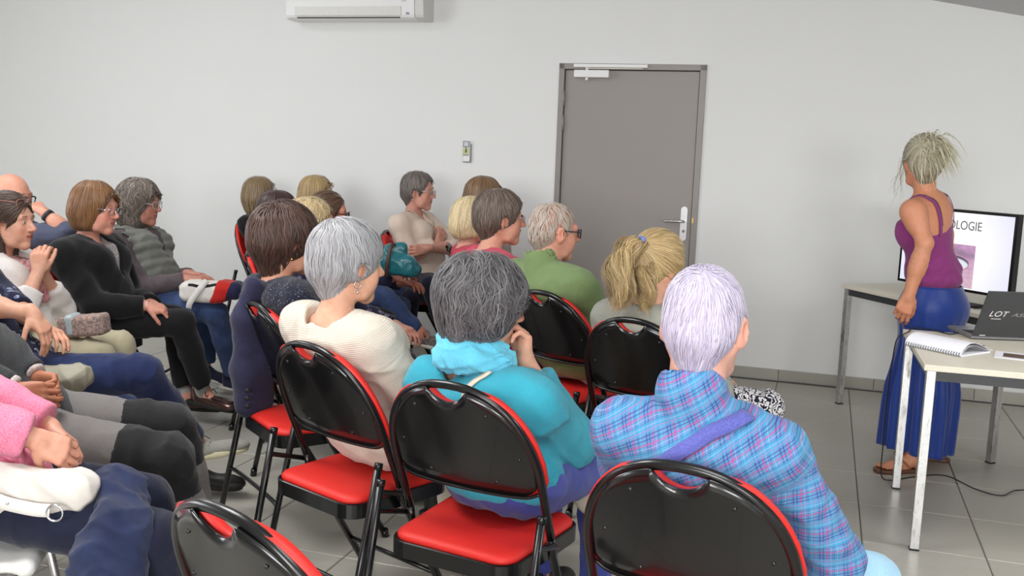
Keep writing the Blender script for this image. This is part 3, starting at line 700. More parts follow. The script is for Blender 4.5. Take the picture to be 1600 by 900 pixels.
def head_cols(V, H, R, s, base, lip=(168, 92, 84), brow=None, eyes=(84, 104, 120)):
    q = (V - H) @ R.T / s; b = np.array(lin(base)); n = len(V); c = np.ones((n, 3)) * b
    red = np.array(lin((min(255, base[0] + 6), int(base[1] * .80), int(base[2] * .76))))
    def blend(m, col): c[:] = c * (1 - m[:, None]) + np.array(col) * m[:, None]
    for x in (1, -1): blend(.45 * np.exp(-(((q[:, 0] - x * .042) / .02) ** 2 + ((q[:, 1] - .07) / .03) ** 2 + ((q[:, 2] + .035) / .02) ** 2)), red)
    blend(.45 * np.exp(-((q[:, 0] / .014) ** 2 + ((q[:, 1] - .115) / .012) ** 2 + ((q[:, 2] + .028) / .012) ** 2)), red)
    for x in (1, -1): blend(.5 * np.exp(-(((q[:, 0] - x * .08) / .012) ** 2 + ((q[:, 1] + .012) / .022) ** 2 + ((q[:, 2] + .01) / .034) ** 2)), red)
    lp = (np.abs(q[:, 0]) < .0225) & (q[:, 1] > .078) & (np.abs(q[:, 2] + .0605) < .0105 * np.sqrt(np.clip(1 - (q[:, 0] / .0245) ** 2, .05, 1))); blend(lp * .75, lin(lip))
    blend(.8 * ((np.abs(q[:, 2] + .0605) < .0012) & (np.abs(q[:, 0]) < .021) & (q[:, 1] > .075)), lin((96, 52, 48)))
    if brow is not None:
        zb = .0275 + .004 * np.cos((np.abs(q[:, 0]) - .028) / .012); blend(.75 * ((np.abs(q[:, 0]) > .013) & (np.abs(q[:, 0]) < .047) & (np.abs(q[:, 2] - zb) < .0034) & (q[:, 1] > .045)), lin(brow))
    return c
def eye_mesh(H, R, s, iris=(84, 104, 120), h=.0021):
    Vs, Fs, Cs, n = [], [], [], 0
    for x in (1, -1):
        c = H + s * (x * .031 * R[0] + .0768 * R[1] + .004 * R[2]); S = SDF().ell(c, .0125 * s); V, F = net(S, h)
        q = (V - c) @ R.T; r = np.hypot(q[:, 0], q[:, 2]); col = np.ones((len(V), 3)) * np.array(lin((224, 218, 212)))
        fr = q[:, 1] > 0; col[fr & (r < .0062 * s)] = lin(iris); col[fr & (r < .0029 * s)] = lin((14, 12, 12)); Vs.append(V); Fs.append(F + n); Cs.append(col); n += len(V)
    return np.concatenate(Vs), np.concatenate(Fs), np.concatenate(Cs)
def hand_sdf(S, W, D, N, side, curl=(.5, .55, .6, .65), spread=1.0, thumb=(.55, .6, .35), tcurl=.3, s=1.0, k=.004, fat=1.0):
    """W wrist, D towards the knuckles, N out of the palm, side +1 thumb on D x N"""
    D = unit(D); N = unit(np.asarray(N) - D * (np.asarray(N) @ D)); L = np.cross(D, N) * side
    T = lambda d, l, n: W + s * (d * D + l * L + n * N)
    S.cone(T(-.02, 0, 0), T(.015, 0, 0), .026 * s, .024 * s, .01)
    for l0, l1, ln in ((.016, .029, .090), (.006, .010, .093), (-.005, -.010, .089), (-.015, -.029, .082)):
        S.cone(T(.008, l0, 0), T(ln - .012, l1, -.002), .0155 * s, .0118 * s * fat, .010)
    S.ell(T(.045, 0, .006), A_(.036, .042, .015) * s, .01, np.stack([L, D, N])); S.ell(T(.035, .026, .010), A_(.016, .030, .016) * s, .008, np.stack([L, D, N]))
    fl = [(.043, .026, .020), (.047, .030, .021), (.043, .028, .020), (.034, .021, .018)]
    for i, (l, ln) in enumerate(zip((.029, .010, -.010, -.028), (.088, .092, .088, .080))):
        p = T(ln - .010, l, -.001); c = curl[i]; a = 0.0; sp = (l / .03) * .12 * spread
        for j, (seg, r0, r1) in enumerate(zip(fl[i], (.0098, .0088, .0082), (.0090, .0082, .0068))):
            a += c * (.75, 1.0, .62)[j]; d = unit(D * math.cos(a) + N * math.sin(a) + L * sp * math.cos(a)); q = p + d * seg * s
            S.cone(p, q, r0 * s * fat * (.9 if i == 3 else 1), r1 * s * fat * (.9 if i == 3 else 1), k if j == 0 else .003); p = q
    p = T(.020, .030, .010); d = unit(thumb[0] * D + thumb[1] * L + thumb[2] * N)
    for j, (seg, r0, r1) in enumerate(((.034, .0145, .0108), (.034, .0108, .0098), (.027, .0100, .0078))):
        q = p + d * seg * s; S.cone(p, q, r0 * s * fat, r1 * s * fat, .006 if j == 0 else .003); p = q; d = unit(d + tcurl * (D * .5 + N * .7 - L * .6))
    return S
def join(parts):
    V = np.concatenate([p[0] for p in parts]); n = 0; F = []; M = []; C = []
    for p in parts:
        F.append(p[1] + n); n += len(p[0]); M.append(np.full(len(p[1]), p[3] if len(p) > 3 else 0)); C.append(p[2])
    return V, np.concatenate(F), np.concatenate(M), np.concatenate(C)

# ------------------------------------------------------------------ skin, cloth and hair materials
def skin_mat():
    t = NT('skin'); x = t.n('ShaderNodeAttribute'); x.attribute_name = 'tint'; co = t.obj(); f = t.noise(co, 55, 5, .6); g = t.noise(co, 420, 2)
    c = t.mix(t.ramp(f, [(.35, 0.0), (.7, .22)]), x.outputs['Color'], lin((176, 104, 84))); t.set(Base_Color=c, Roughness=.48)
    t.b.inputs['Subsurface Weight'].default_value = .12; t.b.inputs['Subsurface Radius'].default_value = (.010, .004, .002); t.b.inputs['Subsurface Scale'].default_value = .6
    t.b.inputs['Specular IOR Level'].default_value = .38; t.bump(t.val('ADD', g, t.val('MULTIPLY', f, .8)), .10, .0012); return t.m
M_SKIN = skin_mat()
def tint_mat(name, rough, spec=.5, coat=0.0):
    t = NT(name); x = t.n('ShaderNodeAttribute'); x.attribute_name = 'tint'; t.set(Base_Color=x.outputs['Color'], Roughness=rough); t.b.inputs['Specular IOR Level'].default_value = spec; t.b.inputs['Coat Weight'].default_value = coat; return t.m
M_EYE = tint_mat('eye', .08); 
def hair_mat():
    t = NT('hair'); x = t.n('ShaderNodeAttribute'); x.attribute_name = 'tint'; t.set(Base_Color=x.outputs['Color'], Roughness=.42); t.b.inputs['Specular IOR Level'].default_value = .45
    t.b.inputs['Sheen Weight'].default_value = .15; return t.m
M_HAIR = hair_mat()
def cloth(name, kind, rgb, rgb2=None, rough=.9, bump=.35, scale=1.0, sheen=.15):
    t = NT(name); r = t.rest(); s = t.sep(r); c1 = lin(rgb); c2 = lin(rgb2) if rgb2 else tuple(x * .72 for x in c1); fine = t.noise(r, 700 * scale, 2); broad = t.noise(r, 22, 3)
    col = t.mix(broad, tuple(x * .93 for x in c1), tuple(min(1, x * 1.06) for x in c1)); h = fine
    def fr(v, p, w, ph=0.0): return t.val('LESS_THAN', t.val('FRACT', t.val('ADD', t.val('MULTIPLY', v, 1.0 / p), ph)), w)
    if kind == 'knit':
        sx = t.val('SINE', t.val('MULTIPLY', s[0], 2 * math.pi / (.0052 / scale))); sz = t.val('SINE', t.val('ADD', t.val('MULTIPLY', s[2], 2 * math.pi / (.0044 / scale)), t.val('MULTIPLY', sx, .9)))
        h = t.val('ADD', t.val('MULTIPLY', sz, .5), t.val('MULTIPLY', fine, .7)); col = t.mix(t.val('MULTIPLY_ADD', sz, .10, .10), col, tuple(x * .80 for x in c1))
    elif kind == 'rib':
        sz = t.val('SINE', t.val('MULTIPLY', s[2], 2 * math.pi / (.0058 / scale))); h = t.val('ADD', t.val('MULTIPLY', sz, .3), t.val('MULTIPLY', fine, .5)); col = t.mix(t.val('MULTIPLY_ADD', sz, .12, .12), col, c2)
    elif kind == 'fleece':
        f = t.noise(r, 210 * scale, 4, .7); h = f; col = t.mix(t.ramp(f, [(.3, 0.0), (.75, .5)]), col, c2)
    elif kind == 'fuzzy':
        f = t.noise(r, 120 * scale, 5, .75); h = f; col = t.mix(t.ramp(f, [(.35, 0.0), (.65, 1.0)]), c1, c2)
    elif kind == 'speckle':
        f = t.noise(r, 260 * scale, 1, .4); g = t.noise(r, 30, 2); m = t.val('GREATER_THAN', t.val('ADD', f, t.val('MULTIPLY', g, .12)), .775); col = t.mix(t.val('MULTIPLY', m, .85), col, c2)
    elif kind == 'floral':
        v = t.voro(r, 26 * scale); d = v.outputs['Distance']; n = t.noise(r, 130 * scale, 3, .7); m = t.val('MULTIPLY', t.val('LESS_THAN', d, .34), t.val('GREATER_THAN', n, .48)); col = t.mix(t.val('MULTIPLY', m, .75), col, c2)
    elif kind == 'stripe':
        m = fr(s[2], .0085 / scale, .45); col = t.mix(t.val('MULTIPLY', m, .8), col, c2)
    elif kind == 'denim':
        f = t.noise(r, 900, 1); g = t.noise(r, 7, 4, .6); col = t.mix(t.ramp(g, [(.45, 0.0), (.75, .75)]), c1, c2); col = t.mix(t.val('MULTIPLY', f, .25), col, tuple(min(1, x * 1.7) for x in c1)); h = f
    elif kind == 'swirl':
        f = t.noise(r, 55 * scale, 2, .5); m = t.val('LESS_THAN', t.val('FRACT', t.val('MULTIPLY', f, 7.)), .52); col = t.mix(m, c1, c2)
    elif kind == 'mottle':
        f = t.noise(r, 260 * scale, 2, .6); col = t.mix(t.ramp(f, [(.42, 0.0), (.58, 1.0)]), c1, c2)
    elif kind == 'plaid':
        col = c1; P = .060 / scale; ca, sa = math.cos(R_(24)), math.sin(R_(24))
        ax_ = (t.val('SUBTRACT', t.val('MULTIPLY', s[0], ca), t.val('MULTIPLY', s[2], sa)), t.val('ADD', t.val('MULTIPLY', s[0], sa), t.val('MULTIPLY', s[2], ca)))
        def band(v, w, ph, c, a):
            nonlocal col; col = t.mix(t.val('MULTIPLY', fr(v, P, w, ph), a), col, lin(c))
        for v in ax_:
            band(v, .36, .00, (62, 146, 184), .60); band(v, .04, .10, (36, 44, 100), .62); band(v, .04, .24, (36, 44, 100), .62); band(v, .065, .42, (186, 40, 104), .50); band(v, .05, .94, (180, 70, 130), .36)
            band(v, .03, .54, (190, 184, 214), .30); band(v, .03, .80, (190, 184, 214), .26); band(v, .03, .67, (44, 52, 110), .42)
    elif kind == 'check':
        col = c1
        for ax in (0, 2):
            col = t.mix(t.val('MULTIPLY', fr(s[ax], .034, .30), .4), col, c2); col = t.mix(t.val('MULTIPLY', fr(s[ax], .034, .06, .5), .6), col, lin((96, 84, 92)))
    t.set(Base_Color=col, Roughness=rough); t.b.inputs['Sheen Weight'].default_value = sheen; t.b.inputs['Specular IOR Level'].default_value = .25
    if bump:
        w1 = t.noise(r, 9, 2); cr = t.val('ABSOLUTE', t.val('SUBTRACT', t.noise(r, 17, 2, .4), .5)); h = t.val('ADD', h, t.val('MULTIPLY', cr, -14. if kind not in ('knit', 'rib', 'fuzzy', 'fleece') else -6.))
        t.bump(h, bump, .0022 if kind in ('knit', 'rib', 'fuzzy', 'fleece') else .0010)
    return t.m
def leather(name, rgb, rough=.45, var=.12): return plain(name, rgb, rough, var=var, scale=18, bump=.12)
M_LENS = None
def lens_mat():
    t = NT('spectacle_lens'); tr = t.n('ShaderNodeBsdfTransparent'); gl = t.n('ShaderNodeBsdfGlossy'); gl.inputs['Roughness'].default_value = .04
    fz = t.n('ShaderNodeFresnel'); fz.inputs[0].default_value = 1.5; mx = t.n('ShaderNodeMixShader'); t.l(fz.outputs[0], mx.inputs[0]); t.l(tr.outputs[0], mx.inputs[1]); t.l(gl.outputs[0], mx.inputs[2])
    t.l(mx.outputs[0], t.t.nodes['Material Output'].inputs['Surface']); return t.m
M_LENS = lens_mat()
M_GOLD = plain('gold_metal', (212, 170, 90), .25, 1.0); M_SILVER = plain('silver_metal', (214, 214, 216), .2, 1.0)

# ------------------------------------------------------------------ people
def cent(P): return np.asarray(P, float)
class Person:
    def __init__(s, label, head, pos=None, th=90, tth=None, hy=None, hp=0, hr=0, hs=.95, w=1.0, male=False, seat=.565, pel=None, h=.005, skin=(206, 158, 134), neckf=.040, neckd=.178, slump=.03, shz=.045, shw=.172, back=True):
        s.H = np.asarray(head, float); s.th = th; tth = th if tth is None else tth; s.hs = hs; s.w = w; s.male = male; s.h = h; s.skin = skin
        s.R = frame_from(th if hy is None else hy, hp, hr)
        a = R_(th); s.f = A_(math.sin(a), math.cos(a), 0); s.l = A_(-math.cos(a), math.sin(a), 0)
        a = R_(tth); s.tf = A_(math.sin(a), math.cos(a), 0); s.tl = A_(-math.cos(a), math.sin(a), 0)
        s.N = s.H - A_(0, 0, neckd) * hs - s.tf * neckf
        if pos is None: pos = s.H[:2] - s.f[:2] * .07
        s.P = A_(pos[0], pos[1], seat) + s.f * .085 if pel is None else np.asarray(pel, float)
        s.back = back and pel is None; s.base = A_(s.P[0], s.P[1], 0); s.pos = A_(*pos[:2], 0)
        c = (s.P + s.N) / 2 - s.tf * slump
        bz = lambda t: (1 - t) ** 2 * s.P + 2 * t * (1 - t) * c + t * t * s.N
        s.waist, s.chest = bz(.36), bz(.70); s.up = unit(s.chest - s.waist); s.up2 = unit(s.N - s.chest)
        s.cf = unit(s.tf - s.up * (s.tf @ s.up)); s.C = np.stack([s.tl, s.cf, s.up])
        s.S = [s.N - s.up2 * shz * 1.0 + s.tl * shw * w * k for k in (1, -1)]       # left, right shoulder
        s.root = bpy.data.objects.new('person', None); COL.objects.link(s.root); s.root.empty_display_size = .1
        s.root.location = s.base; tag(s.root, label, 'person'); s.arms = [None, None]; s.legs = [None, None]; s.bare = [0.0, 0.0]
        s.hands = []
    def g(s, fwd, left, z): return s.pos + s.f * fwd + s.l * left + A_(0, 0, z)
    def arm(s, i, W, hint=None, D=None, N=None, a=.285, b=.245, pose=None, hand=True, hsz=.95, E=None):
        out = s.tl * (1 if i == 0 else -1); S = s.S[i]
        hint = (A_(0, 0, -1) + out * .6 - s.tf * .4) if hint is None else np.asarray(hint, float)
        if E is None: E, W = reach(S, W, a, b, hint)
        s.arms[i] = (S, E, W)
        if hand: s.hands.append((i, W, unit(W - E) if D is None else unit(D), A_(0, 0, -1) if N is None else np.asarray(N, float), pose or {}, hsz))
    def leg(s, i, K=None, An=None, toe=None):
        k = 1 if i == 0 else -1; Hj = s.P + s.l * .085 * k * s.w + A_(0, 0, -.005)
        K = s.g(.49, k * .10, .515) if K is None else np.asarray(K, float)
        if An is None: An = A_(K[0], K[1], .085) + s.f * .02
        An = np.asarray(An, float); s.legs[i] = (Hj, K, An, s.f if toe is None else unit(toe))
    # ---- shapes
    def torso(s, S, t=0.0, bust=True, k=.05, belly=1.0, hem=None):
        w = s.w; Rp = np.stack([s.l, s.f, A_(0, 0, 1)])
        S.ell(s.P + A_(0, 0, .015), A_(.163 * w + t, .122 * w + t, .100 + t), 0, Rp)
        S.ell(s.waist + s.cf * .012 * belly, A_(.146 * w + t, (.108 + .018 * belly) * w + t, .150 + t), k, s.C)
        nd = float(np.linalg.norm(s.N - s.chest)); S.ell(s.chest, A_(.152 * w + t, .108 * w + t, min(.165, nd * .92) + t * .5), k, s.C)
        S.ell(s.chest + s.up * .03 - s.cf * .03, A_(.13 * w + t, .085 * w + t, min(.13, nd * .70) + t * .5), k, s.C)
        if bust and not s.male:
            for x in (1, -1): S.ell(s.chest + s.cf * .085 * w + s.tl * .072 * x * w + s.up * .005, A_(.070 + t, .060 + t, .070 + t), .04, s.C)
        S.cone(s.S[0], s.S[1], .058 + t, None, k); 
        for x in (0, 1): S.cone(s.N - s.up2 * .015, s.S[x] + s.up2 * .012, .052 + t, .040 + t, .035)
        return S
    def rest_of(s, V):
        n = len(V); q = (V - s.chest) @ s.C.T; rest = np.stack([q[:, 0], q[:, 1], q[:, 2]], 1)
        t = np.clip((V - s.P) @ (s.N - s.P) / ((s.N - s.P) @ (s.N - s.P)), 0, 1); best = np.linalg.norm(V - (s.P + t[:, None] * (s.N - s.P)), axis=1) - .125 * s.w
        segs = []
        for a in s.arms:
            if a is not None: segs += [(a[0], a[1], .05, 0), (a[1], a[2], .042, .285)]
        for a in s.legs:
            if a is not None: segs += [(a[0], a[1], .075, 0), (a[1], a[2], .055, .43)]
        for A, B, r, off in segs:
            ax = unit(B - A); L = np.linalg.norm(B - A); p = V - A; al = p @ ax; x = unit(np.cross(ax, A_(.31, .2, .93))); y = np.cross(ax, x)
            tt = np.clip(al, 0, L); d = np.linalg.norm(p - tt[:, None] * ax, axis=1) - r; m = (d < best - .004) & (al > .045)
            ang = np.arctan2(p @ y, p @ x); best = np.where(m, d, best)
            rest[m] = np.stack([ang * r * 1.1, np.full(n, .3), al + off], 1)[m]
        return rest
    def emit(s, name, V, F, m, cols=None, rest=None, midx=None, smooth=True, parent=None):
        o = obj(name, mesh(name, np.asarray(V) - s.base, F, m, smooth, midx, cols, rest), s.root)
        if parent is not None: o.parent = parent
        return o
    def garment(s, name, S, m, h=None, fold=(.008, .06), joints=None, seed=0, label=None, smooth=True):
        if fold: S.disp(folds(seed, fold[0], fold[1], joints if joints is not None else s.joints()))
        V, F = net(S, h or s.h * 2.1); o = s.emit(name, V, F, m, rest=s.rest_of(V), smooth=smooth)
        if label: o['label'] = label
        return o
    def joints(s):
        J = [s.waist, s.P]
        for a in s.arms:
            if a is not None: J += [a[1], a[0] - s.up * .09]
        for a in s.legs:
            if a is not None: J += [a[1], a[0], a[2]]
        return J
    def body(s, lip=(170, 96, 88), brow=(92, 76, 64), iris=(88, 106, 120), head=True, chest=True, ankle=(), inner=True, extra=None, cut=.07):
        parts = []; sk = np.array(lin(s.skin))
        if head:
            S = SDF(); T = head_sdf(S, s.H, s.R, s.hs, s.male)
            nr = .058 if s.male else .050
            X2 = SDF(); X2.cone(s.H + s.hs * (s.R[1] * -.022 - s.R[2] * .060), s.N + s.up2 * .0, nr * s.hs, nr * 1.06 * s.hs, .022)
            if chest:
                X2.cone(s.N, s.N - s.up2 * .05, nr, .06, .03)
                for x in (0, 1): X2.cone(s.N - s.up2 * .015, s.N + (s.S[x] - s.N) * .7, .045, .038, .04)
                X2.ell(s.chest + s.up * .02, A_(.135 * s.w, .098 * s.w, min(.125, .85 * float(np.linalg.norm(s.N - s.chest)))), .04, s.C); X2.plane(s.N - s.up2 * cut, -s.up2, .004)
                bx = [np.minimum(s.N - .16, s.H - .02), np.maximum(s.N + .16, s.H + .02)]; X2.box = [np.maximum(X2.box[0], bx[0]), np.minimum(X2.box[1], bx[1])]
            S.add(X2, .022)
            V, F = net(S, s.h * (1.06 if s.h < .0058 else 1.12)); c = head_cols(V, s.H, s.R, s.hs, s.skin, lip, brow); parts.append((V, F, c, 0))
            V, F, c = eye_mesh(s.H, s.R, s.hs, iris, max(.0028, s.h * .6)); parts.append((V, F, c, 1))
        for i, W, D, N, pose, hsz in s.hands:
            S = SDF(); a = s.arms[i]; side = 1 if i == 0 else -1
            S.cone(a[1], a[1] + (W - a[1]) * .5, .038, .036); S.cone(a[1] + (W - a[1]) * .4, W, .038, .0245, .02)
            hand_sdf(S, W, D, N, side, s=hsz, **pose); V, F = net(S, max(.0038, s.h * .84)); c = np.ones((len(V), 3)) * sk
            q = (V - W) @ D; c[q > .05] *= np.array([1.0, .94, .92]); parts.append((V, F, c, 0))
        for i in ankle:
            Hj, K, An, toe = s.legs[i]; S = SDF(); S.cone(K + (An - K) * .45, An, .046, .034); S.cone(An, An + toe * .05 - A_(0, 0, .04), .035, .03, .02); V, F = net(S, s.h); parts.append((V, F, np.ones((len(V), 3)) * sk, 0))
        if extra is not None: parts += extra(s)
        if inner:
            S = SDF(); S.cone(s.P, s.waist, .09, .085); S.cone(s.waist, s.chest, .085, .09, .03); S.cone(s.chest, s.N, .08, .045, .03); S.cone(s.S[0], s.S[1], .04, .04, .03)
            for i, a in enumerate(s.arms):
                if a is not None: S.chain([a[0], a[1], a[1] + (a[2] - a[1]) * .6], [.038, .030, .024], .02)
            for a in s.legs:
                if a is not None: S.chain([a[0], a[1], a[2]], [.052, .040, .027], .02)
            V, F = net(S, .028); parts.append((V, F, np.ones((len(V), 3)) * sk, 0))
        V, F, M, C = join(parts); s.bodyo = s.emit('body', V, F, [M_SKIN, M_EYE], cols=C, midx=M); return s.bodyo
    def sleeve(s, S, i, r=(.062, .053, .046, .040), cut=.015, k=.03, upto=1.0):
        A, E, W = s.arms[i]; S.cone(A, E, r[0], r[1], k)
        if upto > .05:
            X = SDF(); D = unit(W - E); Wc = E + (W - E) * upto; X.chain([E, E + (Wc - E) * .5, Wc + D * .05], [r[1], r[2], r[3]], .02); X.plane(Wc - D * cut, D, .006); S.add(X, .018)
        return S
    def neckhole(s, S, kind='crew', r=.062, drop=0.0, fl=1.7):
        X = SDF(); n = s.N
        if kind == 'crew': X.cone(n + s.up2 * (-.012 - drop) + s.cf * .012, n + s.up2 * .15 + s.cf * .03, r, r * fl)
        elif kind == 'boat':
            X.cone(n + s.up2 * .0 + s.tl * .045, n + s.up2 * .0 - s.tl * .045, r * .80); X.cone(n + s.up2 * .01 + s.cf * .02, n + s.up2 * .15 + s.cf * .03, r, r * 1.8, .02)
            S.sub(X, .02); return S
        elif kind == 'v':
            X.cone(n + s.up2 * -.006 + s.cf * .01, n + s.up2 * .15 + s.cf * .03, r, r * 1.7); X.cone(n + s.cf * .10 - s.up2 * .00, n + s.cf * .15 - s.up * (.13 + drop), r * .85, .010, .02)
        S.sub(X, .008); return S
    def top(s, name, m, t=.014, neck='crew', nr=.062, drop=0.0, sl=((.062, .053, .046, .040),) * 2, cut=(.015, .015), upto=(1.0, 1.0), hem=.475, fold=(.009, .07), seed=0, bust=True, collar=None, belly=1.0, h=None, label=None, extra=None):
        S = SDF(); s.torso(S, t, bust, belly=belly)
        for i in (0, 1):
            if s.arms[i] is not None: s.sleeve(S, i, sl[i], cut[i], upto=upto[i])
        if hem is not None: S.plane(A_(0, 0, hem), (0, 0, -1), .012)
        if collar: S.cone(s.N + s.up2 * -.02, s.N + s.up2 * collar[0] + s.cf * collar[2], collar[1] * 1.08, collar[1], .012)
        if neck: s.neckhole(S, neck, nr, drop, 1.0 if collar else 1.7)
        if extra: extra(S)
        if fold: S.disp(folds(seed, fold[0], fold[1], s.joints()))
        if s.back: s.press(S)
        return s.garment(name, S, m, h, None, label=label)
    def press(s, S):                                                 # the backrest leaves its flat print in the cloth
        tl = math.atan(.42); up = A_(0, 0, 1) * math.cos(tl) - s.f * math.sin(tl); nr = s.f * math.cos(tl) + A_(0, 0, 1) * math.sin(tl)
        c = s.pos + s.f * (back_y(.745) + .038) + A_(0, 0, .745) - nr * .15; X = SDF(); X.rbox(c, A_(.235, .15, .175), .02, np.stack([s.l, nr, up])); S.sub(X, .025)
    def trousers(s, m, name='trousers', r=(.088, .066, .058, .050), cut=.03, fold=(.008, .08), seed=3, t=.006, flare=0.0, h=None, label=None, extra=None):
        S = SDF(); Rp = np.stack([s.l, s.f, A_(0, 0, 1)]); S.ell(s.P + A_(0, 0, .01), A_(.170 * s.w + t, .125 * s.w + t, .098), 0, Rp)
        for a in s.legs:
            if a is None: continue
            Hj, K, An, toe = a; S.cone(Hj, K, r[0] * s.w, r[1], .035); X = SDF(); D = unit(An - K); X.chain([K, K + (An - K) * .4, An + D * .05], [r[1], r[2], r[3] + flare], .02); X.plane(An - D * cut, D, .005); S.add(X, .015)
        if extra: extra(S)
        return s.garment(name, S, m, h or s.h * 2.8, fold, seed=seed, label=label)
    def shoe(s, i, m, msole, L=.245, lace=None, sole=.022, name='shoe', toe_r=.036, sock=None):
        Hj, K, An, toe = s.legs[i]; up = A_(0, 0, 1); t = unit(toe); up = unit(up - t * (up @ t)); lat = np.cross(up, t); hz = An - up * (.085 - sole * .5) - t * .055
        R = np.stack([lat, t, up]); T = lambda x, y, z: hz + x * lat + y * t + z * up
        S = SDF(); S.ell(T(0, .05, .040), A_(.037, .065, .048), 0, R); S.ell(T(.004, .15, .028), A_(.043, .095, .034), .03, R); S.cone(T(0, .03, .06), T(0, .02, .085), .034, .036, .02); S.ell(T(0, L - .05, .024), A_(.040, .055, .026), .02, R)
        S.plane(T(0, 0, sole * .5), -up, .004); X = SDF(); X.cone(T(0, .042, .085), T(0, .035, .15), .029, .036); S.sub(X, .006)
        V, F = net(S, max(.0055, s.h * 1.4)); o = s.emit(name, V, F, m, rest=(V - hz) @ R.T)
        S = SDF(); S.chain([T(0, .0, .012), T(0, .05, .012), T(.003, .15, .012), T(.002, L - .045, .013)], [.035, .034, .043, .041], .01); S.plane(T(0, 0, sole), up, .003); S.plane(T(0, 0, 0), -up, .003)
        V, F = net(S, .008); o2 = s.emit('sole', V, F, msole, parent=o, rest=(V - hz) @ R.T)
        if lace is not None:
            for k in range(3):
                y = .095 + .022 * k; mb = MB(); mb.tube(spline([T(-.026, y, .058 - .006 * k), T(0, y + .004, .072 - .008 * k), T(.026, y, .058 - .006 * k)], 4), .0028, 5); s.emit('lace', mb.V, mb.F, lace, parent=o)
            mb = MB(); mb.tube(spline([T(0, .092, .074), T(-.03, .085, .085), T(-.045, .10, .066), T(-.01, .095, .075), T(.03, .088, .088), T(.046, .105, .066)], 6), .0022, 5); s.emit('lace', mb.V, mb.F, lace, parent=o)
        if sock is not None:
            S = SDF(); S.cone(An - A_(0, 0, .02), An + unit(K - An) * .07, .036, .040); S.plane(An + unit(K - An) * .055, K - An, .002); V, F = net(S, .006); s.emit('sock', V, F, sock, rest=V - An)
        return o
    def legs_std(s, m, ms=None, msole=None, **k):
        for i in (0, 1):
            if s.legs[i] is None: s.leg(i)
        o = s.trousers(m, **k)
        if ms is not None:
            for i in (0, 1): s.shoe(i, ms, msole)
        return o
    # ---- hair: a shell with combed locks over it, worked out in head space
    def hair(s, prims, cuts, cols, n=500, L=.09, rad=.0035, crown=(0, -.045, .115), grav=.5, curl=0.0, curlf=60, away=1.0, flow=None, off=(-.002, .005), seed=0, noise=.25, m=7, h=None, shellcol=None, name='hair', rootdark=1.0, tipw=.15, keep=None, shell=True, free=False, seeds=None, k=.02, label=None):
        rg = np.random.default_rng(seed + 100); S = SDF()
        for p in prims:
            if p[0] == 'e': S.ell(p[1], p[2], p[3] if len(p) > 3 else k)
            else: S.cone(p[1], p[2], p[3], p[4], p[5] if len(p) > 5 else k)
        for p in cuts:
            if p[0] == 'e': S.ell(p[1], p[2], p[3] if len(p) > 3 else .008, op='s')
            elif p[0] == 'p': S.plane(p[1], p[2], .01)
            else: S.cone(p[1], p[2], p[3], p[4], .008, op='s')
        hh = (h or s.h * 1.05) / s.hs; SV, SF = net(S, hh); parts = []
        Sb = SDF(); Sb.ops = [o_ for o_ in S.ops if o_[0] == 'u']; hk = 1.5 if s.h < .005 else (1.25 if s.h < .0057 else .9); m = m if s.h < .005 else max(5, m - 1); n = int(n * hk); rad = rad * 1.14 / hk ** .95 * (1.0 if s.h < .0057 else .80)
        C = np.array([lin(c) for c in cols]); mean = C.mean(0) if shellcol is None else np.array(lin(shellcol))
        g = s.R @ A_(0, 0, -1.0); cr = np.asarray(crown, float)
        if shell:
            cc = np.ones((len(SV), 3)) * mean * (1 + .10 * rg.normal(size=(len(SV), 1))); parts.append((s.H + s.hs * (SV @ s.R), SF, np.clip(cc, 0, 1), 0))
        if n:
            idx = rg.integers(0, len(SV), n); p = SV[idx].copy() if seeds is None else np.asarray(seeds(rg, n), float)
            if keep is not None and seeds is None:
                ok = keep(SV); pool = SV[ok]; p = pool[rg.integers(0, len(pool), n)].copy()
            o = rg.uniform(off[0], off[1], n); ph = rg.uniform(0, 6.28, n); ln = L * rg.uniform(.6, 1.25, n); nz = rg.normal(size=(n, 3)) * noise * .45; fk = [unit(rg.normal(size=3)) * 2 * math.pi / rg.uniform(.035, .075) for _ in range(3)]; fp = rg.uniform(0, 6.28, 3); frozen = np.zeros((n, m), bool); fz = np.zeros(n, bool)
            pts = np.zeros((n, m, 3)); nor = np.zeros((n, m, 3)); released = np.zeros(n, bool)
            for j in range(m):
                G = grad(S, p); sd = S(p)
                pr = ~released
                p = p - np.where(pr, sd - o, 0)[:, None] * G
                pts[:, j] = p; nor[:, j] = G
                fz |= (Sb(p) < -.006) & (j > 0); frozen[:, j] = fz
                cf = np.stack([np.sin(p @ fk[a] + fp[a]) for a in range(3)], 1) * noise * 1.1
                d = away * (p - cr) / (np.linalg.norm(p - cr, axis=1)[:, None] + .02) + grav * g + nz + cf
                if flow is not None: d = d + flow(p)
                if free: released |= (G @ g > .45) & (j > 0)
                dt = d - G * (d * G).sum(1)[:, None]; d = np.where(released[:, None], d * .3 + g, dt); d /= np.linalg.norm(d, axis=1)[:, None] + 1e-6
                if curl: sv = np.cross(G, d); a = ph + curlf * ln * j / m; d = d + curl * (np.cos(a)[:, None] * sv + .6 * np.sin(a)[:, None] * G); d /= np.linalg.norm(d, axis=1)[:, None]
                p = p + d * (ln / (m - 1))[:, None]
            parts.append(s.locks(pts, nor, rad, C, rg, rootdark, tipw, frozen))
        V, F, M, Cc = join(parts); ob = s.emit(name, V, F, M_HAIR, cols=Cc)
        if label: ob['label'] = label
        return ob
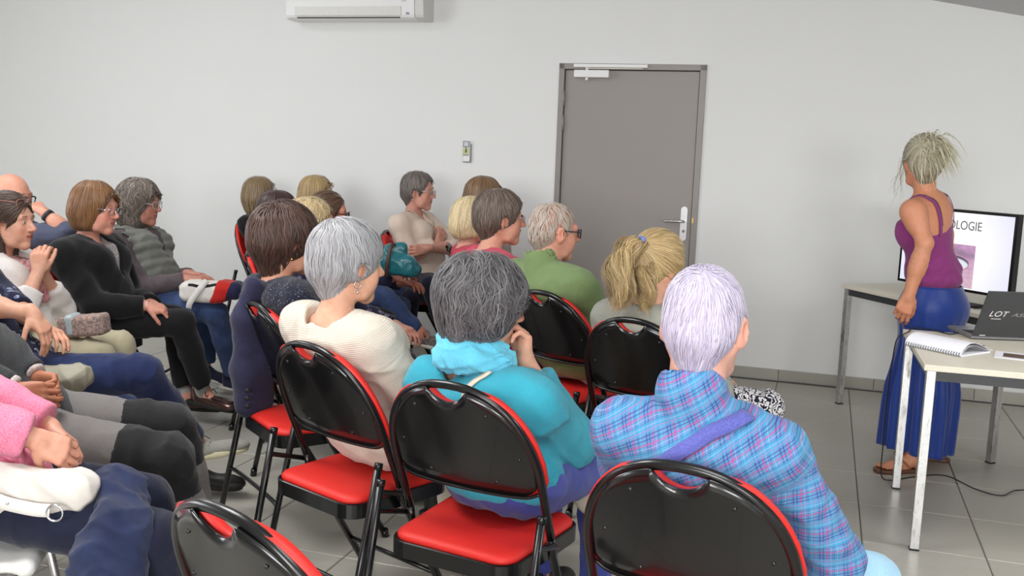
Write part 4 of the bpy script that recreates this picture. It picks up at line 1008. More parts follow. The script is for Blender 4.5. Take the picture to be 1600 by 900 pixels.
    def locks(s, pts, nor, rad, C, rg, rootdark=1.0, tipw=.15, frozen=None):
        n, m, _ = pts.shape; T = np.gradient(pts, axis=1); T /= np.linalg.norm(T, axis=2)[:, :, None] + 1e-9
        nor = nor - T * (nor * T).sum(2)[:, :, None]; nor /= np.linalg.norm(nor, axis=2)[:, :, None] + 1e-9; B = np.cross(T, nor)
        t = np.linspace(0, 1, m); prof = np.minimum(1, .35 + 4 * t) * (1 - (1 - tipw) * t ** 2.2); rr = rad * rg.uniform(.6, 1.3, n)[:, None] * prof[None]
        if frozen is not None: rr = np.where(frozen, .0001, rr)
        ring = [pts + rr[:, :, None] * (math.cos(a) * B * 1.2 + math.sin(a) * nor * .6) for a in (R_(210), R_(330), R_(90))]
        V = np.stack(ring, 2).reshape(-1, 3); i0 = (np.arange(n)[:, None] * m + np.arange(m - 1)[None]).ravel() * 3
        F = np.concatenate([np.stack([i0 + a, i0 + b, i0 + 3 + b, i0 + 3 + a], 1) for a, b in ((1, 2), (2, 0))])
        wts = rg.dirichlet(np.full(len(C), 1.1), n); base = wts @ C; br = (1 + .10 * rg.normal(size=(n, 1))); base = np.clip(base * br, 0.002, 1)
        g = (rootdark + (1 - rootdark) * np.clip(t * 1.6, 0, 1)); cols = base[:, None, :] * g[None, :, None]
        cols = np.repeat(cols.reshape(-1, 3), 3, 0); return s.H + s.hs * (V @ s.R), F, cols, 0
    def hp(s, x, y, z): return s.H + s.hs * (x * s.R[0] + y * s.R[1] + z * s.R[2])
    def glasses(s, m, shape='round', up=0.0, fw=.0017, rx=.0235, rz=.019, tilt=0.0, name='glasses', temple=None, label=None, yoff=0.0):
        T = lambda x, y, z: s.hp(x, y + yoff, z + up); root = None
        for x in (1, -1):
            e = 2.0 if shape == 'round' else 3.2
            pts = [T(x * (.031 + .001) + rx * math.copysign(abs(math.cos(a)) ** (2 / e), math.cos(a)), .109 - .010 * (abs(math.cos(a)) if x * math.cos(a) > 0 else 0), .001 + rz * math.copysign(abs(math.sin(a)) ** (2 / e), math.sin(a))) for a in np.linspace(0, 2 * math.pi, 25)]
            mb = MB(); mb.tube(pts, fw * s.hs, 6, False)
            if root is None: root = s.emit(name, mb.V, mb.F, m); par = root
            else: s.emit('rim', mb.V, mb.F, m, parent=root)
            c = T(x * .031, .107, .001); V = [c] + pts[:-1]; s.emit('lens', V, [(0, k + 1, (k + 1) % 24 + 1) for k in range(24)], M_LENS, parent=root, smooth=False)
            mb = MB(); mb.tube(spline([T(x * .0545, .099, .006), T(x * .069, .085, .009), T(x * .079, .02, .010), T(x * .082, -.012, .008), T(x * .080, -.03, -.010)], 4), fw * 1.1 * s.hs, 6); s.emit('temple', mb.V, mb.F, temple or m, parent=root)
        mb = MB(); mb.tube(spline([T(.009, .112, .004), T(0, .116, .007), T(-.009, .112, .004)], 4), fw * s.hs, 6); s.emit('bridge', mb.V, mb.F, m, parent=root)
        if label: root['label'] = label
        return root
    def earring(s, m, side=1, drop=.02, r=.004, kind='ball'):
        c = s.hp(side * .084, -.008, -.046); mb = MB()
        if kind == 'ring': mb.tube([c + A_(0, 0, -.011) + .011 * (s.R[1] * math.cos(a) + A_(0, 0, 1) * math.sin(a)) for a in np.linspace(0, 6.2832, 17)], .0016, 6, False); c = c - A_(0, 0, .024)
        else: mb.tube([c, c - A_(0, 0, drop)], .0009, 5)
        M = Matrix.Translation(c - A_(0, 0, drop if kind != 'ring' else .008)); mb.lathe([(.0003, -r * 1.3), (r * .8, -r * .7), (r, 0), (r * .7, r * .8), (.0003, r * 1.2)], 10, M); s.emit('earring', mb.V, mb.F, m)
    def strap(s, pts, m, wd=.014, th=.003, name='strap', up=None, label=None):
        V, F = ribbon(spline(pts, 8), wd, th, up); o = s.emit(name, V, F, m, rest=V)
        if label: o['label'] = label
        return o
    def strap_on(s, S, pts, m, wd=.014, name='strap', off=.004, label=None, n=40):
        """a strap pressed onto a garment field"""
        P = spline(pts, 10)
        for _ in range(4): G = grad(S, P); P = P - (S(P) - off)[:, None] * G
        V, F = ribbon(P, wd, .003, grad(S, P)); o = s.emit(name, V, F, m, rest=V)
        if label: o['label'] = label
        return o
def ribbon(P, wd, th, up=None):
    P = np.asarray(P, float); n = len(P); T = np.gradient(P, axis=0); T /= np.linalg.norm(T, axis=1)[:, None]; U = np.tile(A_(0, 0, 1), (n, 1)) if up is None else np.broadcast_to(np.asarray(up, float), (n, 3))
    B = np.cross(T, U); B /= np.linalg.norm(B, axis=1)[:, None] + 1e-9; N = np.cross(B, T)
    V = np.concatenate([P - B * wd - N * th * .5, P + B * wd - N * th * .5, P + B * wd * .96 + N * th * .5, P - B * wd * .96 + N * th * .5]); F = []
    for i in range(n - 1):
        for a in range(4): b = (a + 1) % 4; F.append((a * n + i, b * n + i, b * n + i + 1, a * n + i + 1))
    F += [(0, 3 * n, 2 * n, n), (n - 1, 2 * n - 1, 3 * n - 1, 4 * n - 1)]
    return V, F

# ------------------------------------------------------------------ hair styles (head space, metres)
def face_cut(fr=.0, w=.074, low=0.0): return ('e', (0, .116 + fr, -.026 + low), (w, .090, .112), .006)
EARC = [('c', (.075, .006, -.012), (.11, .010, -.012), .024, .030), ('c', (-.075, .006, -.012), (-.11, .010, -.012), .024, .030)]
def cap(t=.0, z=0.0): return ('e', (0, -.019, .038 + z), (.0775 + t, .100 + t, .086 + t))
def hair_crop(p, cols, t=.010, n=600, L=.055, rad=.0028, nape=-.085, ears=True, fr=0.0, sd=0.0, **k):
    k = {**dict(away=1.0, grav=.5, noise=.3, off=(-.001, .006), tipw=.2), **k}
    pr = [cap(t), ('e', (0, -.058, -.010), (.066 + t, .058 + t, .070)), ('c', (0, -.062, -.03), (0, -.052, nape + .03), .052 + t * .4, .040 + t * .3)]
    for x in (1, -1): pr += [('e', (x * (.062 - sd), -.026, -.002), (.018 + t * .6, .050, .042)), ('e', (x * .066, .016, .022), (.012 + t * .4, .018, .026))]
    return p.hair(pr, [face_cut(fr, .092)] + (EARC if ears else []), cols, n=n, L=L, rad=rad, **k)
def hair_bob(p, cols, t=.016, n=500, L=.15, rad=.0038, bottom=-.115, fr=.0, w=.066, parting=0.0, width=0.0, **k):
    k = {**dict(away=.9, grav=.9, noise=.12, off=(-.002, .004), crown=(parting, -.02, .125)), **k}
    pr = [cap(t), ('e', (0, -.040, -.020), (.080 + t + width, .078 + t, .085 + t)), ('c', (0, -.045, -.03), (0, -.040, bottom + .045), .078 + t + width, .066 + t + width, .03)]
    for x in (1, -1): pr += [('c', (x * .060, -.008, .03), (x * (.062 + width), -.012, bottom + .03), .026 + t * .5, .024 + t * .4)]
    return p.hair(pr, [('c', (0, .13, -.052), (0, .13, -.16), w + .012, w + .02), ('e', (0, .114 + fr, -.024), (w + .010, .092, .112), .006), ('p', (0, 0, bottom), (0, .12, -1))], cols, n=n, L=L, rad=rad, **k)
DENIM = cloth('blue_denim', 'denim', (50, 66, 104), (84, 104, 146)); DENIM2 = cloth('dark_denim', 'denim', (30, 40, 70), (50, 64, 100)); NAVYD = cloth('navy_cotton', 'denim', (22, 25, 40), (34, 38, 58))
BLACKC = cloth('black_cloth', 'mottle', (16, 16, 18), (22, 22, 24), bump=.2); SHOEB = leather('black_shoe_leather', (26, 25, 26)); SOLEB = M_RUB; SOLEW = plain('white_rubber', (214, 210, 200), .6)
LAPH = dict(curl=(.5, .55, .6, .65)); FIST = dict(curl=(1.15, 1.2, 1.25, 1.3), thumb=(.75, .35, .55), tcurl=.7); CLASP = dict(curl=(.85, .9, .95, .95), thumb=(.7, .45, .5), tcurl=.5)

def chair_at(px, py, Y, th, label):
    p = at(px, py, Y); a = R_(th); x, y = p[0] + math.sin(a) * .215, p[1] + math.cos(a) * .215; folding_chair(x, y, th, label); return A_(x, y)
def seat_at(x, y, th, label): folding_chair(x, y, th, label); return A_(x, y)

# ---- the four nearest rows of backs
# man in the plaid shirt
c = chair_at(1066, 722, 1.86, 26, 'folding chair under the white-haired man in the plaid shirt')
p = Person('white-haired man in a blue and pink plaid shirt seen from behind', at(1100, 508, 2.10), c, th=28, tth=22, hy=22, hp=-10, hs=1.0, w=1.0, male=True, h=.0042, skin=(214, 164, 146), neckf=.045, neckd=.182, shz=.070, shw=.158)
p.arm(0, p.g(.34, .10, .62), A_(0, 0, -1) - p.tf * .3 + p.tl * .8); p.arm(1, p.g(.33, -.16, .60), A_(0, 0, -1) - p.tl * .9 - p.tf * .3)
p.leg(0); p.leg(1, p.g(.36, -.30, .505)); p.body(head=True, brow=(190, 186, 190))
PLAID = cloth('blue_pink_plaid', 'plaid', (84, 122, 172), bump=.2, scale=1.3, rough=.85, sheen=.05)
p.top('plaid_shirt', PLAID, t=.016, neck='crew', nr=.060, sl=((.068, .060, .052, .044),) * 2, cut=(.02, .02), hem=.47, fold=(.007, .075), seed=5, collar=(.048, .076, .0), belly=1.2, h=.0065)
S = SDF(); p.torso(S, .020, belly=1.2)
bk = -p.cf
p.strap_on(S, [p.N - p.tl * .110 - p.up2 * .0 + bk * .02, p.chest + p.up * .155 - p.tl * .055 + bk * .11, p.chest + p.up * .06 + p.tl * .04 + bk * .12, p.chest + p.tl * .12 + bk * .11 - p.up * .02, p.waist + p.tl * .16 + bk * .05], cloth('violet_strap_cloth', 'mottle', (82, 86, 158), (94, 98, 170), bump=.2), .017, 'shoulder_strap', .004)
p.trousers(cloth('pale_blue_trousers', 'mottle', (150, 190, 214), (160, 200, 222)), h=.010); p.shoe(0, SHOEB, SOLEB); p.shoe(1, SHOEB, SOLEB)
hair_crop(p, [(196, 190, 205), (176, 168, 197), (160, 152, 188), (212, 207, 217), (188, 176, 192)], sd=.010, t=.003, n=4200, L=.050, rad=.0015, nape=-.098, crown=(0, -.075, .075), noise=.16, off=(-.001, .004), seed=1, h=.0042)

# woman in turquoise
c = chair_at(700, 606, 2.45, 28, 'folding chair under the woman in the turquoise sweater')
p = Person('woman with dark grey curly hair in a turquoise sweater resting her chin on her hand', at(757, 478, 2.76), c, th=32, tth=34, hy=74, hp=-6, hr=4, hs=.98, w=1.04, h=.0046, neckf=.02, neckd=.205, shz=.050, slump=.015)
hw = at(821, 562, 2.80)
p.arm(1, hw, E=at(886, 688, 2.80), D=A_(-.10, .0, 1), N=A_(-.85, -.35, .1), pose=dict(curl=(.85, 1.0, 1.1, 1.15), thumb=(.85, .3, .3)))
p.arm(0, p.g(.30, .10, .62)); p.leg(0); p.leg(1); p.body(lip=(160, 90, 84))
TURQ = cloth('turquoise_knit', 'knit', (56, 164, 186), (36, 136, 162), bump=.45)
p.top('turquoise_sweater', TURQ, t=.018, neck='boat', nr=.082, sl=((.074, .082, .064, .058),) * 2, cut=(.02, .0), upto=(1.0, .80), hem=.535, fold=(.007, .085), seed=9, h=.0068)
S = SDF(); n0 = p.N - p.up2 * .012
for k in range(14):
    a0, a1 = 2 * math.pi * k / 14, 2 * math.pi * (k + 1) / 14; q = lambda a: n0 + p.tl * math.cos(a) * .080 + p.cf * (math.sin(a) * .076 - .006) + p.up2 * (.062 - .024 * math.sin(a))
    S.cone(q(a0), q(a1), .036 + .005 * math.sin(3 * a0), .036 + .005 * math.sin(3 * a1), .02)
    q2 = lambda a: n0 + p.tl * math.cos(a) * .070 + p.cf * (math.sin(a) * .066 + .0) + p.up2 * (.104 - .024 * math.sin(a)); S.cone(q2(a0), q2(a1), .026, .026, .015)
p.garment('scarf', S, cloth('light_turquoise_scarf', 'mottle', (92, 182, 208), (102, 190, 214), bump=.2), .0048, (.008, .035), [n0 + p.up2 * .04], 4)
S = SDF(); p.torso(S, .020)
p.strap_on(S, [p.N - p.tl * .085 - p.cf * .045 - p.up * .01, p.chest + p.up * .13 - p.tl * .070 - p.cf * .11, p.chest + p.up * .07 - p.tl * .050 - p.cf * .12, p.chest - p.up * .03 - p.tl * .045 - p.cf * .12], leather('cream_strap', (212, 200, 178)), .010, 'shoulder_strap', .003)
p.trousers(cloth('violet_blue_jeans', 'denim', (62, 70, 142), (92, 100, 172)), h=.009); p.shoe(0, SHOEB, SOLEB); p.shoe(1, SHOEB, SOLEB)
pr = [cap(.030, -.004), ('e', (0, -.052, -.020), (.094, .078, .092)), ('e', (.06, -.01, -.02), (.048, .070, .070)), ('e', (-.06, -.01, -.02), (.048, .066, .062)), ('e', (0, -.055, -.075), (.075, .050, .050))]
p.hair(pr, [face_cut(-.018, .088), ('c', (0, .12, -.06), (0, .12, -.16), .095, .10)], [(52, 50, 52), (78, 76, 78), (108, 106, 108), (62, 60, 62), (150, 148, 150), (40, 38, 40)], n=3000, L=.125, rad=.0024, m=11, curl=.42, curlf=34, noise=.30, off=(-.004, .013), grav=.35, flow=lambda q: 1.1 * np.cross(A_(.1, -.5, .9), q - A_(0, -.05, .06)) / .12 * np.exp(-((q - A_(0, -.06, .08)) ** 2).sum(1) / .006)[:, None], seed=2, shellcol=(70, 68, 70))
p.glasses(plain('orange_frame', (190, 84, 52), .35), 'rect', rx=.024, rz=.018); p.earring(M_SILVER, -1, .016, .007)

# grey-haired woman in cream
c = chair_at(480, 543, 2.87, 40, 'folding chair under the grey-haired woman in the cream sweater')
p = Person('woman with short silver hair in a cream knit sweater', at(546, 412, 3.08), c, th=42, tth=44, hy=56, hp=-4, hs=1.0, w=1.06, h=.0048, skin=(216, 168, 140), neckf=.055, neckd=.176)
p.arm(0, p.g(.34, .06, .62)); p.arm(1, p.g(.34, -.12, .60)); p.leg(0); p.leg(1); p.body()
CREAM = cloth('cream_knit', 'rib', (206, 198, 184), (186, 178, 164), bump=.5)
p.top('cream_sweater', CREAM, t=.020, neck='boat', nr=.080, sl=((.074, .068, .062, .052),) * 2, hem=.468, fold=(.007, .08), seed=2, h=.0072)
p.trousers(cloth('beige_trousers', 'mottle', (206, 196, 178), (214, 204, 186)), h=.010); p.shoe(0, leather('tan_shoe', (190, 150, 104)), SOLEW); p.shoe(1, leather('tan_shoe', (190, 150, 104)), SOLEW)
hair_crop(p, [(162, 162, 165), (138, 138, 142), (188, 188, 190), (110, 110, 115), (172, 172, 175)], t=.018, n=2200, L=.085, rad=.0026, nape=-.105, noise=.22, seed=3, h=.0046, crown=(.01, -.05, .10), grav=.6)
p.earring(M_SILVER, -1, .03, .005, 'ring')

# brown-haired woman in speckled navy
c = chair_at(400, 478, 3.55, 55, 'folding chair under the brown-haired woman in the speckled navy sweater')
p = Person('woman with short dark brown hair in a white-flecked navy sweater', at(449, 378, 3.77), c, th=58, tth=55, hy=60, hp=-2, hs=1.0, w=1.06, h=.0052, skin=(206, 150, 124), neckf=.05)
p.arm(0, p.g(.36, .06, .64)); p.arm(1, p.g(.40, -.08, .62)); p.leg(0); p.leg(1); p.body(brow=(60, 42, 34))
p.top('speckled_sweater', cloth('speckled_navy_knit', 'speckle', (22, 26, 42), (214, 214, 220)), t=.018, neck='crew', nr=.066, sl=((.070, .062, .056, .046),) * 2, hem=.468, seed=3)
p.trousers(NAVYD); p.shoe(0, SHOEB, SOLEB); p.shoe(1, SHOEB, SOLEB)
hair_crop(p, [(58, 38, 32), (78, 52, 42), (44, 28, 24), (94, 64, 50), (66, 44, 36)], t=.026, n=3300, L=.10, rad=.0024, nape=-.118, noise=.30, off=(-.002, .013), seed=4, crown=(.0, -.05, .11), grav=.8)
p.earring(M_GOLD, -1, .010, .006)

# woman with the ponytail
c = chair_at(988, 499, 3.5, 33, 'folding chair under the woman with the blond ponytail')
p = Person('woman with a wavy blond ponytail in a grey-green shirt', at(1030, 414, 3.78), c, th=34, tth=36, hy=50, hp=-14, hs=1.0, h=.0052, skin=(214, 164, 138), neckf=.06)
p.arm(0, p.g(.34, .05, .62)); p.arm(1, p.g(.34, -.12, .60)); p.leg(0, p.g(.42, .06, .53)); p.leg(1, p.g(.42, -.29, .50)); p.body()
p.top('grey_shirt', cloth('grey_green_cotton', 'mottle', (146, 148, 138), (154, 156, 146), bump=.2), t=.016, neck='crew', nr=.064, sl=((.066, .060, .054, .044),) * 2, hem=.47, seed=6)
p.trousers(cloth('navy_white_swirl_print', 'swirl', (24, 24, 44), (222, 220, 222), bump=.1, scale=.5), h=.009); p.shoe(0, SHOEB, SOLEB); p.shoe(1, SHOEB, SOLEB)
tie = A_(0, -.118, .048)
BL = [(190, 162, 108), (214, 188, 136), (146, 116, 72), (226, 204, 158), (168, 138, 90), (120, 94, 60)]
def toward(q): d = tie - q; return 2.2 * d / (np.linalg.norm(d, axis=1)[:, None] + .01)
pr = [cap(.012), ('e', (0, -.050, -.010), (.074, .068, .072)), ('c', (0, -.06, -.04), (0, -.05, -.075), .055, .044), ('e', (.066, .01, .0), (.018, .045, .045)), ('e', (-.066, .01, .0), (.018, .045, .045)), ('e', tie, (.026, .022, .026))]
p.hair(pr, [face_cut(.0)] , BL, n=1500, L=.13, rad=.0024, flow=toward, away=0, grav=.0, noise=.12, off=(-.002, .004), seed=5, shellcol=(160, 132, 86))
def tail(p, n, start, path, spread, L, cols, seed, rad=.004, wave=.012, m=12, wf=2.2):
    rg = np.random.default_rng(seed); P0 = spline(path, 8); t = np.linspace(0, 1, m); base = np.stack([np.interp(t, np.linspace(0, 1, len(P0)), P0[:, i]) for i in range(3)], 1)
    ck = rg.normal(size=(26, 3)) * np.asarray(spread); ci = rg.integers(0, 26, n); off = (ck[ci] + rg.normal(size=(n, 3)) * np.asarray(spread) * .33)[:, None]; phc = rg.uniform(0, 6.28, 26); gro = np.interp(t, [0, .18, .55, 1], [.22, .75, 1.0, .8])[None, :, None]
    ph = (phc[ci] + rg.normal(size=n) * .35)[:, None]; w = wave * np.minimum(1, t * 3)[None]; pts = base[None] + off * gro
    pts[:, :, 0] += w * np.sin(ph + wf * 6.28 * t[None]); pts[:, :, 2] += w * .5 * np.cos(ph * 1.7 + wf * 6.28 * t[None]); pts[:, :, 1] += w * .6 * np.cos(ph + wf * 6.28 * t[None])
    cut = rg.uniform(.7, 1.0, (n, 1, 1)); c0 = pts[:, :1]; idx = np.clip(t[None, :, None] * cut * (m - 1), 0, m - 1); i0 = np.floor(idx).astype(int)[:, :, 0]; i1 = np.minimum(i0 + 1, m - 1); fr = (idx[:, :, 0] - i0)[:, :, None]; r = np.arange(n)[:, None]
    pts = pts[r, i0] * (1 - fr) + pts[r, i1] * fr
    nor = off / (np.linalg.norm(off, axis=2)[:, :, None] + 1e-6) * np.ones((1, m, 1))
    return p.locks(pts, nor, rad, np.array([lin(c) for c in cols]), rg, 1.0, .2)
V, F, cc, _ = tail(p, 1700, tie, [tie, tie + A_(.005, -.035, .006), tie + A_(.02, -.060, -.05), tie + A_(.02, -.066, -.12), tie + A_(.0, -.06, -.19), tie + A_(.012, -.045, -.25)], A_(.026, .016, .014), .3, BL, 6, rad=.0015, wave=.020, wf=1.8)
p.emit('ponytail', V, F, M_HAIR, cols=cc)
V, F, cc, _ = tail(p, 800, tie, [A_(-.03, -.09, .0), A_(-.035, -.115, -.05), A_(-.045, -.105, -.12), A_(-.05, -.09, -.18)], A_(.022, .014, .014), .3, BL, 7, rad=.0015, wave=.022, wf=1.8)
p.emit('loose_hair', V, F, M_HAIR, cols=cc)
mb = MB(); tn = unit(A_(.0, -1, .25))
mb.tube([p.hp(*(tie + A_(0, -.018, .006) + .0215 * (A_(1, 0, 0) * math.cos(a) + A_(0, .25, 1) * math.sin(a)))) for a in np.linspace(0, 6.2832, 21)], .011, 8, False); p.emit('hair_tie', mb.V, mb.F, cloth('blue_hair_tie', 'mottle', (104, 126, 190), (120, 140, 200)), rest=np.array(mb.V))

# man in green
c = chair_at(845, 457, 4.1, 42, 'folding chair under the man in the green fleece')
p = Person('balding grey-haired man with dark glasses in a green zip-neck fleece', at(867, 362, 4.33), c, th=44, tth=46, hy=66, hp=-4, hs=1.0, w=1.08, male=True, h=.0056, skin=(214, 154, 132), neckf=.055)
p.arm(0, p.g(.34, .06, .62)); p.arm(1, p.g(.34, -.12, .60)); p.leg(0); p.leg(1); p.body(brow=(150, 140, 130))
p.top('green_fleece', cloth('green_fleece', 'fleece', (124, 146, 98), (104, 126, 82), bump=.4), t=.022, neck='crew', nr=.064, sl=((.074, .066, .058, .048),) * 2, hem=.50, seed=7, collar=(.070, .076, .012), fold=(.007, .085))
p.trousers(cloth('pale_grey_trousers', 'mottle', (178, 180, 196), (190, 192, 206))); p.shoe(0, SHOEB, SOLEB); p.shoe(1, SHOEB, SOLEB)
hair_crop(p, [(176, 160, 146), (198, 184, 172), (150, 134, 122), (208, 196, 184)], sd=.008, t=.001, n=1700, L=.045, rad=.0018, shell=False, nape=-.085, seed=6, h=.0046, off=(-.001, .003))
p.glasses(plain('dark_blue_frame', (44, 52, 66), .3), 'rect', fw=.0026, rx=.024, rz=.018)

# ---- the rows along the wall
# woman with crossed arms
SK2 = (212, 156, 138)
c = seat_at(-.64, 6.60, 98, 'folding chair against the wall under the woman in the beige sweater')
p = Person('woman with short grey hair in a beige V-neck sweater, arms crossed', at(655, 299, 6.62), c, th=98, tth=112, hy=106, hp=-3, hs=.98, w=1.06, h=.0068, skin=SK2, neckf=.05)
p.arm(1, at(684, 381, 6.50), E=at(640, 396, 6.42), D=A_(.25, .5, .75), N=A_(-.5, .6, .1), pose=LAPH); p.arm(0, at(668, 388, 6.36), E=at(716, 386, 6.62), D=A_(-1, -.2, -.2), N=A_(-.3, .8, 0), pose=LAPH)
p.leg(0, at(640, 468, 6.24), at(630, 566, 6.28), toe=A_(.5, -.85, 0)); p.leg(1, at(672, 448, 6.20), at(702, 532, 6.12), toe=A_(.7, -.7, -.1)); p.body(brow=(120, 108, 98), cut=.17)
p.top('beige_sweater', cloth('beige_wool', 'mottle', (224, 204, 188), (230, 211, 196), bump=.2), t=.016, neck='v', nr=.060, sl=((.066, .058, .050, .044),) * 2, hem=.47, seed=8, upto=(.45, .92), fold=(.006, .07))
S = SDF(); p.torso(S, .018)
for k in (1, -1): p.strap_on(S, [p.N + p.tl * .062 * k, p.N + p.tl * .056 * k + p.cf * .06 - p.up * .03, p.chest + p.tl * .035 * k + p.cf * .13 + p.up * .07, p.chest + p.cf * .14 + p.up * .025], cloth('beige_rib', 'rib', (206, 184, 166), (186, 164, 146)), .009, 'neck_band', .002)
p.trousers(NAVYD); p.shoe(0, SHOEB, SOLEB); p.shoe(1, SHOEB, SOLEB)
hair_crop(p, [(92, 84, 78), (120, 112, 106), (74, 66, 62), (142, 134, 128)], t=.012, n=700, L=.075, rad=.0034, nape=-.100, seed=8, noise=.25, fr=-.016)
p.glasses(M_SILVER, 'round', rx=.022, rz=.017); p.earring(M_SILVER, -1, .008, .005)

# woman by the wall in black
c = seat_at(-1.70, 6.98, 100, 'folding chair against the wall under the woman in the black jacket')
p = Person('woman with a light brown bob in a black jacket with white collar by the wall', at(408, 305, 7.02), c, th=100, tth=98, hy=64, hs=.98, h=.0072, skin=SK2)
p.arm(0, p.g(.34, .08, .60)); p.arm(1, p.g(.34, -.10, .60)); p.leg(0); p.leg(1); p.body()
p.top('black_jacket', BLACKC, t=.022, neck='v', nr=.060, hem=.47, seed=11)
S = SDF(); S.cone(p.N - p.up2 * .02, p.N + p.up2 * .035 + p.cf * .01, .064, .062); p.neckhole(S, 'v', .052); p.garment('white_collar', S, cloth('white_shirt_cotton', 'mottle', (226, 226, 230), (232, 232, 236), bump=.1), .006, None)
p.trousers(BLACKC)
hair_bob(p, [(112, 92, 66), (140, 118, 86), (92, 74, 54), (160, 138, 104)], t=.012, n=600, L=.15, rad=.0036, bottom=-.125, seed=9, fr=-.032); p.earring(M_GOLD, 1, .012, .005)

# woman with blond hair and black glasses
c = seat_at(-1.20, 6.40, 92, 'folding chair under the blond woman with black glasses, hidden by those in front')
p = Person('woman with straight blond hair and black glasses half hidden behind others', at(497, 305, 6.42), c, th=92, hy=94, hs=.98, h=.007, skin=SK2)
p.arm(0, p.g(.34, .08, .60)); p.arm(1, p.g(.34, -.10, .60)); p.leg(0); p.leg(1); p.body()
p.top('dark_grey_top', cloth('dark_grey_jersey', 'mottle', (62, 62, 68), (70, 70, 76), bump=.2), seed=12); p.trousers(DENIM2)
hair_bob(p, [(150, 126, 84), (178, 152, 106), (126, 102, 66), (192, 168, 122)], t=.010, n=500, L=.15, rad=.0036, bottom=-.11, seed=10, fr=-.022)
p.glasses(plain('black_frame', (22, 20, 22), .3), 'rect', fw=.0026)

# brown-haired woman with glasses, crossed leg, teal bag on the lap
c = seat_at(-1.00, 5.75, 92, 'folding chair under the brown-haired woman with the crossed leg')
p = Person('woman with brown hair and dark glasses behind the blond curls, leg crossed in ripped-hem jeans', at(516, 334, 5.78), c, th=92, hy=86, hp=-4, hs=.98, h=.0065, skin=(214, 146, 124))
p.arm(0, p.g(.34, .12, .66)); p.arm(1, p.g(.30, .02, .70)); p.leg(0, p.g(.34, .12, .52)); p.leg(1, at(598, 463, 5.66), at(656, 521, 5.60), toe=A_(.95, -.2, -.15)); p.body(ankle=(1,))
p.top('navy_blouse', cloth('navy_blouse', 'mottle', (38, 42, 66), (48, 52, 80), bump=.2), seed=13)
p.trousers(DENIM, cut=.012, r=(.085, .062, .052, .042)); o = p.shoe(1, cloth('dotted_grey_canvas', 'fuzzy', (52, 48, 48), (150, 142, 136), scale=.8), SOLEW, L=.25, lace=M_RUB, sole=.028); p.shoe(0, SHOEB, SOLEB)
hair_crop(p, [(86, 62, 46), (110, 82, 60), (66, 48, 36)], t=.008, n=600, L=.10, rad=.0034, nape=-.09, seed=11, away=0, flow=lambda q: 1.5 * (A_(0, -.13, .01) - q) / .12, noise=.1)
p.glasses(plain('dark_brown_frame', (40, 28, 26), .3), 'rect', fw=.0026)

# dark brown haired woman in the second row
c = seat_at(-1.17, 5.22, 82, 'folding chair under the dark-haired woman hidden behind the speckled sweater')
p = Person('dark brown haired woman mostly hidden behind the woman in speckled navy', at(438, 335, 5.28), c, th=82, hy=74, hs=.96, h=.0065, skin=SK2)
p.arm(0, p.g(.34, .08, .60)); p.arm(1, p.g(.34, -.10, .60)); p.leg(0); p.leg(1); p.body()
p.top('dark_brown_cardigan', cloth('dark_brown_wool', 'mottle', (44, 32, 34), (54, 40, 42), bump=.2), seed=14); p.trousers(BLACKC)
hair_bob(p, [(52, 34, 30), (72, 48, 42), (40, 26, 24)], t=.012, n=500, L=.15, rad=.0036, bottom=-.115, seed=12)

# curly blond woman
c = seat_at(-.89, 4.55, 80, 'folding chair under the curly blond woman hidden behind the silver-haired woman')
p = Person('woman with curly ash blond hair mostly hidden behind the silver-haired woman', at(488, 352, 4.60), c, th=80, hy=78, hs=.96, h=.006, skin=SK2)
p.arm(0, p.g(.36, .08, .62)); p.arm(1, at(578, 497, 4.42), D=A_(.85, -.1, -.45), N=A_(.1, .2, -1), pose=LAPH); p.leg(0, p.g(.36, .10, .51)); p.leg(1, p.g(.36, -.10, .51)); p.body()
p.top('dark_navy_top', cloth('dark_navy_jersey', 'floral', (34, 36, 58), (150, 140, 160)), sl=((.062, .053, .046, .040),) * 2, upto=(1.0, .8), seed=15); p.trousers(DENIM2)
hair_crop(p, [(176, 152, 108), (204, 182, 138), (150, 126, 86), (220, 202, 164)], t=.014, n=900, L=.08, rad=.0032, nape=-.10, seed=13, curl=.9, curlf=80, noise=.5)

# light brown hair, fuzzy beige jacket
c = seat_at(-.17, 5.92, 78, 'folding chair under the woman in the fuzzy beige jacket')
p = Person('woman with straight light brown hair in a fuzzy beige jacket behind the pink row', at(758, 310, 5.98), c, th=78, hy=62, hs=1.0, h=.0066, skin=SK2)
p.arm(0, p.g(.34, .08, .60)); p.arm(1, at(838, 418, 5.85)); p.leg(0); p.leg(1); p.body()
p.top('fuzzy_jacket', cloth('fuzzy_beige_pile', 'fuzzy', (150, 138, 126), (190, 178, 166), bump=.6), t=.028, sl=((.078, .07, .064, .056),) * 2, seed=16); p.trousers(DENIM)
hair_bob(p, [(112, 86, 60), (136, 106, 74), (94, 70, 48), (150, 120, 88)], t=.012, n=700, L=.16, rad=.0034, bottom=-.13, seed=14)

# blond bob in pink-red
c = seat_at(-.11, 5.20, 78, 'folding chair with red cushion edge under the blond woman in raspberry red')
p = Person('woman with a short blond bob in a raspberry red top behind the woman in pink', at(741, 345, 5.30), c, th=78, hy=78, hs=.98, w=.92, h=.0062, skin=SK2)
p.arm(0, p.g(.34, .08, .60)); p.arm(1, p.g(.34, -.10, .60)); p.leg(0); p.leg(1); p.body()
p.top('raspberry_top', cloth('raspberry_jersey', 'mottle', (190, 50, 70), (198, 58, 78), bump=.2), t=.018, nr=.06, seed=17, sl=((.07, .062, .054, .044),) * 2); p.trousers(DENIM)
hair_bob(p, [(206, 184, 138), (224, 206, 164), (184, 158, 112), (232, 218, 184)], t=.012, n=700, L=.12, rad=.0034, bottom=-.085, seed=15)

